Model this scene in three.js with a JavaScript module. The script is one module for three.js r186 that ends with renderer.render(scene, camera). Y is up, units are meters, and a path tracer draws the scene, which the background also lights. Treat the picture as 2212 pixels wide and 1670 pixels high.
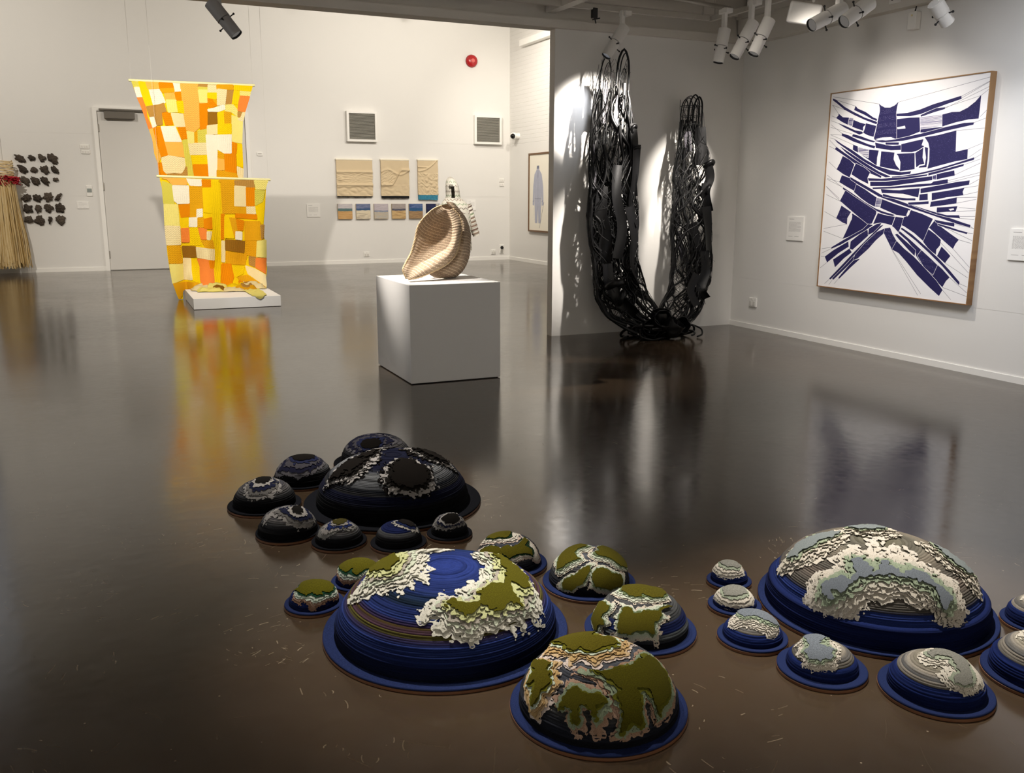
import * as THREE from 'three';
import { RoundedBoxGeometry } from 'three/addons/geometries/RoundedBoxGeometry.js';
import { mergeGeometries, mergeVertices } from 'three/addons/utils/BufferGeometryUtils.js';
import { ImprovedNoise } from 'three/addons/math/ImprovedNoise.js';
import { RectAreaLightUniformsLib } from 'three/addons/lights/RectAreaLightUniformsLib.js';

// ------------------------------------------------------------------ camera, exposure, light levels
const scene = new THREE.Scene();
scene.background = new THREE.Color(0x000000);
const camera = new THREE.PerspectiveCamera(46.48, 2212 / 1670, 0.05, 60);
camera.position.set(0, 1.4, 0);
camera.rotation.order = 'YXZ';
camera.rotation.set(-0.2085, -0.42, 0.0029);
const renderer = new THREE.WebGLRenderer({ antialias: true });
renderer.toneMapping = THREE.LinearToneMapping;
renderer.toneMappingExposure = 1.0;
renderer.shadowMap.enabled = true;
RectAreaLightUniformsLib.init();
const WARM = 0xfff6ea, NEUTRAL = 0xfff6ec, COOL = 0xf1f5ff;

// ------------------------------------------------------------------ helpers
const noiseGen = new ImprovedNoise();
const noise = (x, y, z = 0) => noiseGen.noise(x + 31.7, y + 17.3, z + 5.1);
function rng(seed) { let s = seed >>> 0; return () => { s = (s + 0x6d2b79f5) >>> 0; let t = s; t = Math.imul(t ^ (t >>> 15), t | 1); t ^= t + Math.imul(t ^ (t >>> 7), t | 61); return ((t ^ (t >>> 14)) >>> 0) / 4294967296; }; }
const used = {};
function numbered(name) { const base = name.replace(/_\d{3}$/, ''); const n = used[base] = (used[base] ?? -1) + 1; return n ? `${base}_${String(n).padStart(3, '0')}` : base; }
function tag(o, label, category, group) { o.userData.label = label; o.userData.category = category; if (group) o.userData.group = group; return o; }
function thing(name, label, category, [x, y, z] = [0, 0, 0], group) {
  const o = new THREE.Group(); o.name = numbered(name); o.position.set(x, y, z); scene.add(o); return tag(o, label, category, group);
}
function mesh(name, geo, mat, parent = scene) {
  const m = new THREE.Mesh(Array.isArray(geo) ? merge(geo) : geo, mat);
  m.name = parent === scene ? numbered(name) : name; m.castShadow = m.receiveShadow = true; parent.add(m); return m;
}
function merge(list) {
  const keep = list.some((g) => g.attributes.color) ? ['position', 'normal', 'uv', 'color'] : ['position', 'normal', 'uv'];
  return mergeGeometries(list.map((g) => { const h = g.index ? g.toNonIndexed() : g.clone(); for (const k of Object.keys(h.attributes)) if (!keep.includes(k)) h.deleteAttribute(k); if (!h.attributes.uv) h.setAttribute('uv', new THREE.Float32BufferAttribute(new Float32Array(h.attributes.position.count * 2), 2)); return h; }));
}
function struct(name, geo, mat) { const m = mesh(name, geo, mat); m.userData.kind = 'structure'; return m; }
// box from min to max corner, uv in metres
function box(x0, y0, z0, x1, y1, z1) {
  const g = new THREE.BoxGeometry(x1 - x0, y1 - y0, z1 - z0); g.translate((x0 + x1) / 2, (y0 + y1) / 2, (z0 + z1) / 2);
  const p = g.attributes.position, n = g.attributes.normal, u = g.attributes.uv;
  for (let i = 0; i < p.count; i++) {
    const ax = Math.abs(n.getX(i)) > 0.5 ? 0 : Math.abs(n.getY(i)) > 0.5 ? 1 : 2;
    u.setXY(i, ax === 0 ? p.getZ(i) : p.getX(i), ax === 1 ? p.getZ(i) : p.getY(i));
  }
  return g;
}
const rbox = (w, h, d, r, x = 0, y = 0, z = 0) => { const g = new RoundedBoxGeometry(w, h, d, 2, r); g.translate(x, y, z); return g; };
const cyl = (r0, r1, h, n = 20, open = false) => new THREE.CylinderGeometry(r1, r0, h, n, 1, open);
function tube(pts, r, seg = 24, rad = 6) { return new THREE.TubeGeometry(new THREE.CatmullRomCurve3(pts.map((p) => p.isVector3 ? p : new THREE.Vector3(...p))), seg, r, rad, false); }
function between(geo, a, b) { // geometry along +y, centred, laid between two points
  const A = new THREE.Vector3(...a), B = new THREE.Vector3(...b), d = B.clone().sub(A);
  geo.applyQuaternion(new THREE.Quaternion().setFromUnitVectors(new THREE.Vector3(0, 1, 0), d.clone().normalize()));
  geo.translate((A.x + B.x) / 2, (A.y + B.y) / 2, (A.z + B.z) / 2); return geo;
}
const rod = (a, b, r, n = 8) => between(cyl(r, r, new THREE.Vector3(...a).distanceTo(new THREE.Vector3(...b)), n), a, b);
const mat = (color, roughness = 0.7, o = {}) => new THREE.MeshStandardMaterial({ color, roughness, ...o });
function dataTex(n, fn, { srgb = false, repeat = 1, ch = 4 } = {}) {
  const d = new Uint8Array(n * n * 4);
  for (let y = 0; y < n; y++) for (let x = 0; x < n; x++) { const c = fn(x / n, y / n, x, y), i = (y * n + x) * 4; d[i] = c[0]; d[i + 1] = c[1]; d[i + 2] = c[2]; d[i + 3] = 255; }
  const t = new THREE.DataTexture(d, n, n); t.wrapS = t.wrapT = THREE.RepeatWrapping; t.magFilter = THREE.LinearFilter; t.minFilter = THREE.LinearMipmapLinearFilter; t.generateMipmaps = true;
  if (srgb) t.colorSpace = THREE.SRGBColorSpace; t.repeat.set(repeat, repeat); t.needsUpdate = true; return t;
}
function canvasTex(w, h, draw, srgb = true) {
  const c = document.createElement('canvas'); c.width = w; c.height = h; draw(c.getContext('2d'), w, h);
  const t = new THREE.CanvasTexture(c); if (srgb) t.colorSpace = THREE.SRGBColorSpace; t.anisotropy = 8; return t;
}
const lerp = (a, b, t) => a + (b - a) * t, clamp = (x, a = 0, b = 1) => Math.min(b, Math.max(a, x)), smooth = (a, b, x) => { const t = clamp((x - a) / (b - a)); return t * t * (3 - 2 * t); };
const wrapNoise = (u, v, f, s) => { // tiling noise on the unit square
  const a = noise(u * f, v * f, s), b = noise((u - 1) * f, v * f, s), c = noise(u * f, (v - 1) * f, s), d = noise((u - 1) * f, (v - 1) * f, s);
  return lerp(lerp(a, b, u), lerp(c, d, u), v) * 1.4;
};

// ------------------------------------------------------------------ materials
const plasterBump = dataTex(256, (u, v, x, y) => { const n = 128 + 50 * wrapNoise(u, v, 24, 3) + 30 * wrapNoise(u, v, 60, 9); return [n, n, n]; });
const wallMat = mat(0xe9e7e2, 0.62, { bumpMap: plasterBump, bumpScale: 0.0006 });
const trimMat = mat(0xf6f4ee, 0.35);
const ceilMat = mat(0xcfc9bf, 0.8), beamMat = mat(0xd8d3ca, 0.6), steelMat = mat(0xbcb7ad, 0.4);
const fixtureWhite = mat(0xe2dfd9, 0.38), darkMat = mat(0x151413, 0.5), plinthMat = mat(0xeeedea, 0.5, { bumpMap: plasterBump, bumpScale: 0.0003 });
const plasticWhite = mat(0xf2f0ea, 0.35), labelMat = mat(0xf5f3ee, 0.6), metalMat = mat(0x9a968e, 0.35, { metalness: 0.8 });
const brickBump = dataTex(512, (u, v) => {
  const row = Math.floor(v * 12), off = row % 2 ? 0.5 : 0, fu = (u * 4 + off) % 1, fv = (v * 12) % 1;
  const e = Math.min(Math.min(fu, 1 - fu) * 3, Math.min(fv, 1 - fv)); const n = clamp(e * 14) * 190 + 20 * wrapNoise(u, v, 30, 2) + 30; return [n, n, n];
});
const brickMat = mat(0xe9e7e2, 0.62, { bumpMap: brickBump, bumpScale: 0.004 });

// polished, scuffed dark concrete floor: colour, gloss and relief share one set of marks
function floorMarks() {
  const N = 2048, r = rng(77);
  const marks = (g, dark) => {
    g.lineCap = 'round';
    const stroke = (x, y, a, len, w, al) => { g.globalAlpha = al; g.lineWidth = w; for (const ox of [0, N, -N]) for (const oy of [0, N, -N]) { if (Math.abs(x + ox - N / 2) > N * 0.62 || Math.abs(y + oy - N / 2) > N * 0.62) continue; g.beginPath(); g.moveTo(x + ox, y + oy); g.quadraticCurveTo(x + ox + Math.cos(a) * len / 2 + (r() - 0.5) * 8, y + oy + Math.sin(a) * len / 2, x + ox + Math.cos(a + 0.1) * len, y + oy + Math.sin(a + 0.1) * len); g.stroke(); } };
    for (let c = 0; c < 120; c++) { // clusters of scuffs
      const cx = r() * N, cy = r() * N, a0 = r() * 6.28, n = 3 + r() * 10;
      for (let i = 0; i < n; i++) stroke(cx + (r() - 0.5) * 130, cy + (r() - 0.5) * 90, a0 + (r() - 0.5) * 0.5, 4 + r() * r() * 34, 0.5 + r() * 1.1, 0.2 + r() * 0.6);
    }
    for (let i = 0; i < 500; i++) stroke(r() * N, r() * N, r() * 6.28, 6 + r() * r() * 90, 0.4 + r() * 0.4, 0.06 + r() * 0.14);
    for (let i = 0; i < 300; i++) { g.globalAlpha = 0.2 + r() * 0.6; g.beginPath(); g.arc(r() * N, r() * N, 0.5 + r() * 1.4, 0, 7); g.fill(); }
    g.globalAlpha = 1;
  };
  const cloud = (u, v) => 0.5 * wrapNoise(u, v, 3, 4) + 0.3 * wrapNoise(u, v, 9, 6) + 0.2 * wrapNoise(u, v, 28, 8);
  const color = canvasTex(N, N, (g) => {
    const S = 512, im = g.createImageData(S, S);
    for (let y = 0; y < S; y++) for (let x = 0; x < S; x++) { const c = cloud(x / S, y / S), i = (y * S + x) * 4; im.data[i] = 63 + c * 16; im.data[i + 1] = 51 + c * 14; im.data[i + 2] = 38 + c * 11; im.data[i + 3] = 255; }
    const t = document.createElement('canvas'); t.width = t.height = S; t.getContext('2d').putImageData(im, 0, 0);
    g.drawImage(t, 0, 0, N, N);
    g.strokeStyle = g.fillStyle = '#c9bda4'; marks(g);
  });
  const rough = dataTex(512, (u, v) => { const c = cloud(u, v), n = 40 + c * 20 + 8 * wrapNoise(u, v, 80, 13); return [n, n, n]; });
  const bump = dataTex(1024, (u, v) => { const n = 128 + 60 * wrapNoise(u, v, 26, 21) + 45 * wrapNoise(u, v, 70, 22) + 20 * wrapNoise(u, v, 4, 23); return [n, n, n]; });
  for (const t of [color, rough, bump]) { t.wrapS = t.wrapT = THREE.RepeatWrapping; t.repeat.set(1 / 3.4, 1 / 3.4); }
  return new THREE.MeshPhysicalMaterial({ ior: 1.72, map: color, roughnessMap: rough, roughness: 1, bumpMap: bump, bumpScale: 0.0006 });
}

// ------------------------------------------------------------------ the rooms
const XR = 6.316, ZP = -8.154, ZB = -18.742, XB = 8.296, HB = 2.965, HC = 3.62, HT = 5.6;
struct('floor', box(-7, -0.12, ZB - 0.3, 9, 0, 4), floorMarks());
const backJoints = [box(-7, 0, ZB - 0.2, XB + 0.2, 1.376, ZB), box(-7, 1.38, ZB - 0.2, XB + 0.2, 2.488, ZB), box(-7, 2.492, ZB - 0.2, XB + 0.2, HT, ZB), box(-7, 0, ZB - 0.3, XB + 0.2, HT, ZB - 0.003)];
struct('wall_back', backJoints, wallMat);
struct('wall_back_right', [box(XB, 0, ZB, XB + 0.2, 2.49, ZP)], wallMat);
struct('wall_brick', [box(XB, 2.49, ZB, XB + 0.2, HT, ZP)], brickMat);
struct('wall_partition', [box(4.0825, 0, ZP - 0.109, XB, HB, ZP)], wallMat);
struct('wall_partition_left', [box(-7, 0, ZP - 0.109, -0.95, HB, ZP)], wallMat);
struct('wall_right', [box(XR, 0, ZP, XR + 0.3, 0.533, 4), box(XR, 0.535, ZP, XR + 0.3, HC, 4), box(XR + 0.002, 0, ZP, XR + 0.3, HC, 4)], wallMat);
struct('wall_left', [box(-7.2, 0, ZB, -7, HT, 4)], wallMat);
struct('wall_front', [box(-7, 0, 4, XR + 0.3, HC, 4.2)], wallMat);
struct('ceiling', [box(-7, HC, ZP - 0.05, XR + 0.3, HC + 0.1, 4.2)], ceilMat);
struct('ceiling_back', [box(-7, HT, ZB - 0.2, XB + 0.2, HT + 0.1, ZP)], trimMat);
struct('wall_header', [box(-7, HB + 0.08, ZP - 0.09, XB, HT, ZP - 0.03)], beamMat);
struct('trim_1', [box(-7, HB, ZP - 0.13, XR, HB + 0.075, ZP + 0.05), box(-7, HB + 0.26, ZP - 0.1, XR, HB + 0.34, ZP + 0.03)], beamMat);          // steel beam over the opening
struct('trim_2', [box(XR - 0.1, 2.945, ZP, XR, 3.25, 4), box(XR - 0.13, 3.2, ZP, XR, 3.27, 4)], beamMat);                                // cable duct along the right wall
struct('trim_3', [box(3.98, 3.1, ZP, 4.08, HC, 2)], beamMat);                                                                          // ceiling beam running forward
struct('trim_4', [box(6.2, 3.36, ZP + 0.4, 6.28, 3.44, 2)], beamMat);
struct('baseboard_right', box(XR - 0.012, 0, ZP, XR, 0.052, 4), trimMat);
struct('baseboard_back', [box(-7, 0, ZB, -0.03, 0.07, ZB + 0.015), box(2.75, 0, ZB, XB, 0.07, ZB + 0.015)], trimMat);
struct('baseboard_back_right', [box(XB - 0.015, 0, ZB, XB, 0.07, ZP)], trimMat);

// double door in the back wall
{
  const d = new THREE.Group(); d.name = 'door_1'; d.userData.kind = 'structure'; d.position.set(0.036, 0, ZB); scene.add(d);
  const dm = mat(0xd9d6d0, 0.45);
  mesh('door_frame', [box(-0.07, 0, 0, 0, 2.97, 0.05), box(2.62, 0, 0, 2.69, 2.97, 0.05), box(0, 2.9, 0, 2.62, 2.97, 0.05)], trimMat, d);
  mesh('door_leaf', box(0.008, 0.012, 0, 1.305, 2.895, 0.022), dm, d);
  mesh('door_leaf', box(1.311, 0.012, 0, 2.612, 2.895, 0.022), dm, d);
  for (const y of [0.3, 1.55, 2.6]) mesh('hinge', rbox(0.03, 0.14, 0.02, 0.006, 0.006, y, 0.032), metalMat, d);
  const c = mesh('door_closer', rbox(0.52, 0.13, 0.09, 0.012, 0.38, 2.83, 0.075), mat(0x6f6a62, 0.45, { metalness: 0.5 }), d);
  mesh('closer_arm', rbox(0.92, 0.035, 0.03, 0.008, 0.5, 2.925, 0.075), mat(0x6f6a62, 0.45, { metalness: 0.5 }), c);
}

// ------------------------------------------------------------------ lamps: the fitting, its glowing lens and its light
const glow = (c, s) => mat(0x000000, 0.6, { emissive: c, emissiveIntensity: s });
function spotlight(label, rear, front, { target, I = 20, deg = 20, blur = 0.6, color = NEUTRAL, size = 2, R = 0.055, railY = null, group, body = fixtureWhite } = {}) {
  const a = new THREE.Vector3(...rear), b = new THREE.Vector3(...front), L = a.distanceTo(b), dir = b.clone().sub(a).normalize();
  const o = thing('track_spotlight', label, 'spotlight', [a.x, (railY ?? a.y + 0.1), a.z], group);
  const off = new THREE.Vector3(-o.position.x, -o.position.y, -o.position.z), at = (t) => a.clone().lerp(b, t).add(off).toArray();
  mesh('lamp_body', [between(cyl(R, R, L * 0.5, 28), at(0.02), at(0.5)), between(cyl(R * 0.86, R * 0.9, L * 0.03, 24), at(0), at(0.03))], body, o);
  const barrel = mesh('barrel', [between(cyl(R * 0.94, R * 0.9, L * 0.47, 28, true), at(0.52), at(1)), between(cyl(R * 0.98, R * 0.98, L * 0.02, 28), at(0.49), at(0.51))], body, o);
  const side = new THREE.Vector3(0, 1, 0).cross(dir).normalize(), up = dir.clone().cross(side);
  for (const [t, s, u] of [[0.6, 1, 0], [0.58, -1, 0.1], [0.64, 0.1, -1], [0.55, 0.2, 1]]) {
    const c = new THREE.Vector3(...at(t)), e = c.clone().addScaledVector(side, s * R * 1.5).addScaledVector(up, u * R * 1.5), k = c.clone().addScaledVector(side, s * R * 0.8).addScaledVector(up, u * R * 0.8);
    mesh('shutter_knob', [rod(k.toArray(), e.toArray(), 0.005, 6), new THREE.SphereGeometry(0.009, 8, 6).translate(e.x, e.y, e.z)], darkMat, barrel);
  }
  mesh('lens', between(cyl(R * 0.8, R * 0.8, 0.008, 24), at(0.93), at(0.935)), glow(color, 0.12), o);
  mesh('lens_hood', [between(new THREE.CylinderGeometry(R * 0.84, R * 0.84, L * 0.06, 24, 1, true), at(0.93), at(0.995))], darkMat, o);
  if (railY !== null) {
    const p = at(0.3);
    mesh('yoke', [rbox(0.035, Math.max(0.08, -p[1] + 0.02), 0.05, 0.006, side.x * R * 1.25 + p[0] * 0.5, p[1] / 2, p[2] * 0.5)], body, o);
    mesh('track_adapter', rbox(0.07, 0.045, 0.13, 0.008, 0, -0.02, 0), body, o);
  }
  const l = new THREE.SpotLight(color, I, 0, THREE.MathUtils.degToRad(deg), blur, 2);
  l.position.copy(b).addScaledVector(dir, 0.012).add(off); l.castShadow = true; l.shadow.radius = size; l.shadow.mapSize.set(1024, 1024); l.name = 'spotlight_beam';
  const tg = new THREE.Object3D(); tg.name = 'beam_target'; tg.position.copy(target ? new THREE.Vector3(...target).add(off) : b.clone().addScaledVector(dir, 3).add(off));
  o.add(l); o.add(tg); l.target = tg; return o;
}
const aim = (p, t, L = 0.34) => { const a = new THREE.Vector3(...p), d = new THREE.Vector3(...t).sub(a).normalize(); return [a.toArray(), a.clone().addScaledVector(d, L).toArray()]; };
function lamp(label, p, t, o) { const [a, b] = aim(p, t); return spotlight(label, a, b, { target: t, railY: p[1] + 0.16, ...o }); }
// tracks
const track = (label, a, b) => { const t = thing('lighting_track', label, 'lighting track', [0, 0, 0]); const w = 0.018; mesh('rail', box(Math.min(a[0], b[0]) - w, a[1], Math.min(a[2], b[2]) - w, Math.max(a[0], b[0]) + w, a[1] + 0.045, Math.max(a[2], b[2]) + w), steelMat, t);
  const n = Math.max(2, Math.round(new THREE.Vector3(...a).distanceTo(new THREE.Vector3(...b)) / 2)); for (let i = 0; i < n; i++) { const f = (i + 0.02) / (n - 0.96); const x = lerp(a[0], b[0], f), z = lerp(a[2], b[2], f); mesh('hanger_rod', rod([x, a[1] + 0.04, z], [x, z < ZP ? HT : HC, z], 0.008), steelMat, t); } return t; };
track('grey lighting track running forward beside the right wall, carrying three spotlights', [5.66, 3.1, -7.85], [5.66, 3.1, 1.5]);
track('grey lighting track along the steel beam above the partition wall', [0.4, 3.1, -7.84], [5.6, 3.1, -7.84]);
track('grey lighting track over the felt domes, above the picture', [1.4, 3.42, -6.2], [1.4, 3.42, 1.5]);

// the black sculpture's lamps
spotlight('white spotlight hanging over the left top of the black sculpture', [4.64, 2.966, -7.8], [4.442, 2.688, -7.8], { target: [4.3, 2.2, -8.15], I: 2, deg: 24, blur: 0.9, railY: 3.1, color: COOL });
spotlight('leftmost of the three white spotlights in the corner, pointing straight down', [5.417, 2.928, -7.3], [5.357, 2.622, -7.3], { target: [5.45, 0.95, -8.1], I: 26, deg: 12, blur: 0.4, railY: 3.1, color: NEUTRAL });
spotlight('middle of the three white spotlights in the corner, tilted', [5.427, 2.921, -6.9], [5.235, 2.612, -6.9], { target: [4.55, 2.2, -8.1], I: 60, deg: 16, blur: 0.4, railY: 3.1, color: NEUTRAL });
spotlight('rightmost of the three white spotlights in the corner, tilted', [5.356, 2.889, -6.6], [5.205, 2.594, -6.6], { target: [4.6, 1.15, -8.0], I: 46, deg: 15, blur: 0.5, railY: 3.1, color: NEUTRAL });
lamp('white spotlight out of view lighting the right column of the black sculpture', [6.0, 3.3, -5.7], [5.58, 1.6, -8.1], { I: 46, deg: 10.5, blur: 0.4, color: NEUTRAL });
// picture wall
spotlight('left of two white spotlights slung almost level by the duct', [5.235, 2.795, -5.6], [4.935, 2.651, -5.6], { I: 2, deg: 18, blur: 0.9, railY: 3.1 });
spotlight('right of two white spotlights slung almost level by the duct', [5.202, 2.781, -5.3], [4.964, 2.628, -5.3], { I: 2, deg: 18, blur: 0.9, railY: 3.1 });
spotlight('bright white spotlight with black lens rim at top right by the small wall box', [5.401, 2.726, -4.9], [5.54, 2.6, -4.9], { target: [6.3, 0.8, -4.6], I: 1.5, deg: 50, blur: 1, railY: 3.1, color: COOL });
lamp('white spotlight out of view lighting the framed print', [4.85, 3.45, -5.95], [6.3, 0.7, -5.9], { I: 14, deg: 44, blur: 1, color: NEUTRAL, size: 2 });
lamp('white spotlight out of view washing the right wall near the front', [4.0, 3.4, -3.4], [6.3, 1.1, -4.2], { I: 17, deg: 50, blur: 1, color: COOL, size: 14 });
lamp('white spotlight out of view washing the right wall near the corner', [3.4, 3.35, -5.9], [6.3, 0.9, -6.4], { I: 10, deg: 46, blur: 1, color: NEUTRAL, size: 16 });
lamp('white spotlight behind the camera washing the front wall', [2.5, 3.3, 1.2], [2.5, 1.6, 4], { I: 45, deg: 58, blur: 1, color: NEUTRAL });
lamp('white spotlight behind the camera washing the left part of the front wall', [-2.5, 3.3, 1.2], [-2.5, 1.6, 4], { I: 45, deg: 58, blur: 1, color: NEUTRAL });
lamp('white spotlight far left washing the left wall', [-4.4, 3.3, -3.5], [-7, 1.6, -3.5], { I: 50, deg: 58, blur: 1, color: COOL });
// felt domes
lamp('white spotlight out of view above the blue and green domes', [0.9, 3.2, -3.7], [0.95, 0.1, -2.6], { I: 40, deg: 17, blur: 0.9, color: NEUTRAL });
lamp('white spotlight out of view above the green domes', [1.4, 3.2, -2.9], [1.4, 0.1, -2.2], { I: 18, deg: 16, blur: 0.9, color: NEUTRAL });
lamp('white spotlight out of view above the pale grey domes', [2.6, 3.2, -3.0], [2.35, 0.1, -2.0], { I: 47, deg: 20, blur: 0.9, color: NEUTRAL });
lamp('white spotlight out of view above the black domes', [1.0, 3.2, -5.3], [1.0, 0.1, -3.9], { I: 36, deg: 17, blur: 0.9, color: NEUTRAL });
// yellow hangings, basket
spotlight('grey spotlight hanging from the steel beam at upper left, pointing down right', [0.899, 2.872, -7.8], [1.07, 2.625, -7.7], { target: [2.34, 0.95, -6.87], I: 40, deg: 16, blur: 0.5, railY: 3.1, color: NEUTRAL, body: mat(0xa7a5a3, 0.4) });
lamp('white spotlight out of view lighting the yellow hangings', [0.06, 4.22, -8.9], [1.4, 1.4, -13.1], { I: 85, deg: 31, blur: 0.5, color: WARM });
lamp('white spotlight out of view right above the basket', [1.75, 3.25, -6.5], [2.3, 0.9, -6.85], { I: 22, deg: 15, blur: 0.8, color: NEUTRAL });
lamp('white spotlight out of view lighting the hooded garment', [3.9, 4.4, -9.4], [4.66, 1.2, -12.5], { I: 70, deg: 12, blur: 0.8, color: NEUTRAL });
// back room washes
[['far left, washing the wall behind the straw fringe', -2.4, 46], ['left of centre, washing the wall by the door', 3.4, 20], ['right of centre, over the calico panels', 5.4, 30], ['far right, washing the corner', 7.0, 24]].forEach(([w, x, I]) => lamp('white spotlight high in the back room, ' + w, [x, 4.8, -13.2], [x, 2.9, ZB], { I, deg: 60, blur: 1, color: WARM }));
lamp('white spotlight high in the back room, washing the brick wall', [5.4, 5.0, -15.6], [8.3, 2.6, -16.8], { I: 31, deg: 50, blur: 1, color: WARM });
lamp('white spotlight out of view lighting the left partition', [-2.4, 3.1, -5.6], [-2.2, 1.4, ZP], { I: 22, deg: 46, blur: 1, color: COOL });
// ------------------------------------------------------------------ felt domes
const feltTone = dataTex(256, (u, v) => { const n = 205 + 34 * wrapNoise(u, v, 60, 31) + 26 * wrapNoise(u, v, 120, 33); return [n, n, n]; }, { srgb: true, repeat: 6 });
const feltBump = dataTex(256, (u, v) => { const n = 128 + 70 * wrapNoise(u, v, 70, 35) + 50 * wrapNoise(u, v, 128, 36); return [n, n, n]; }, { repeat: 8 });
const feltCache = {};
const felt = (c) => feltCache[c] ??= new THREE.MeshPhysicalMaterial({ color: c, roughness: 1, map: feltTone, bumpMap: feltBump, bumpScale: 0.0006, sheen: 0.25, sheenRoughness: 0.6, sheenColor: new THREE.Color(c), specularIntensity: 0.2, side: THREE.DoubleSide });
const coilMat = new THREE.MeshPhysicalMaterial({ vertexColors: true, roughness: 1, map: feltTone, bumpMap: feltBump, bumpScale: 0.0006, specularIntensity: 0.2 });
const plyMat = mat(0x6b452a, 0.55);
const Y0 = 0.016;
const DOMES = { // x, z, base radius, dome radius, height
  A: [0.921, -2.589, 0.401, 0.361, 0.208],
  B: [1.152, -1.982, 0.248, 0.220, 0.155],
  C: [1.500, -2.321, 0.184, 0.155, 0.117],
  D: [1.525, -2.714, 0.172, 0.146, 0.116],
  E: [1.322, -2.993, 0.152, 0.125, 0.102],
  F: [0.561, -2.944, 0.103, 0.085, 0.058],
  G: [0.748, -3.061, 0.100, 0.082, 0.065],
  H: [2.351, -2.155, 0.394, 0.354, 0.230],
  I: [2.005, -2.514, 0.083, 0.064, 0.061],
  J: [1.896, -2.340, 0.093, 0.071, 0.051],
  K: [1.804, -2.129, 0.113, 0.091, 0.061],
  L: [1.870, -1.887, 0.133, 0.101, 0.069],
  M: [2.086, -1.661, 0.158, 0.126, 0.091],
  N: [2.450, -1.595, 0.168, 0.140, 0.106],
  O: [2.745, -1.832, 0.110, 0.090, 0.107],
  P: [1.126, -3.880, 0.410, 0.349, 0.215],
  Q: [1.225, -4.513, 0.227, 0.186, 0.139],
  S: [0.805, -4.358, 0.163, 0.140, 0.109],
  R: [0.570, -4.064, 0.167, 0.139, 0.107],
  T: [0.604, -3.671, 0.135, 0.118, 0.096],
  U: [0.777, -3.480, 0.114, 0.093, 0.072],
  V: [0.996, -3.366, 0.116, 0.095, 0.079],
  W: [1.222, -3.378, 0.097, 0.074, 0.078],
};
DOMES.O[4] = 0.078;
const prof = (d, k) => [d[3] * Math.cos(k * Math.PI / 2) ** 0.85, Y0 + d[4] * Math.sin(k * Math.PI / 2) ** 0.95];
const BAND = {
  navyBlue: [[0, 0x0c1226], [0.1, 0x111b3e], [0.17, 0x1d2b5c], [0.27, 0x2a3b78], [0.33, 0x3a3350], [0.36, 0x5a5526], [0.39, 0x4c3347], [0.42, 0x5a4a2c], [0.45, 0x3a2f50], [0.49, 0x2b3c7a], [0.58, 0x233268], [0.62, 0x1e2f3a], [0.68, 0x23365c], [0.74, 0x2c3d7c], [1, 0x2c3f88]],
  blackGrey: [[0, 0x1a1b22], [0.12, 0x22252e], [0.2, 0x33363c], [0.3, 0x4a4b4a], [0.42, 0x3a3b3d], [0.5, 0x58585a], [0.6, 0x474a52], [0.75, 0x62666e], [1, 0x6d7076]],
  greyNavy: [[0, 0x14161c], [0.1, 0x23252c], [0.14, 0x5a6064], [0.2, 0x62686c], [0.22, 0x1b2758], [0.36, 0x1a2452], [0.38, 0x3c3f44], [0.5, 0x5a5c5c], [0.6, 0x494b4e], [1, 0x707070]],
  collarTaupe: [[0, 0x121d48], [0.18, 0x131f4c], [0.2, 0x2b3d7e], [0.28, 0x2b3d7e], [0.3, 0x4b4945], [0.38, 0x5c5852], [0.46, 0x857a70], [0.56, 0x6c6860], [0.7, 0x8a8274], [0.85, 0x79766a], [1, 0x77745f]],
  collarPale: [[0, 0x131f4c], [0.3, 0x1a2a62], [0.34, 0x22326c], [0.36, 0x6d6a64], [0.44, 0x8a847a], [0.52, 0x6e6f70], [0.62, 0xa9a294], [0.72, 0xb0aa98], [1, 0xc4bda6]],
  navyOnly: [[0, 0x16224e], [0.3, 0x1b2a60], [1, 0x1d2d66]],
  night: [[0, 0x0c0d10], [0.14, 0x101114], [0.18, 0x17181d], [0.24, 0x14172c], [0.33, 0x161a33], [0.36, 0x3a3b3e], [0.4, 0x22252c], [0.46, 0x6f7276], [0.62, 0x8d9092], [0.68, 0x3a3d4c], [0.74, 0x191d36], [1, 0x171b34]],
  nightGrey: [[0, 0x0b0b0d], [0.16, 0x121214], [0.3, 0x26272a], [0.36, 0x58595b], [0.5, 0x6e6c6c], [0.62, 0x5c5c62], [0.75, 0x3a3c48], [1, 0x1d2030]],
  nightBlue: [[0, 0x0b0b0d], [0.3, 0x141416], [0.34, 0x4c4d50], [0.5, 0x5e6062], [0.53, 0x18224e], [1, 0x16204a]],
};
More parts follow.
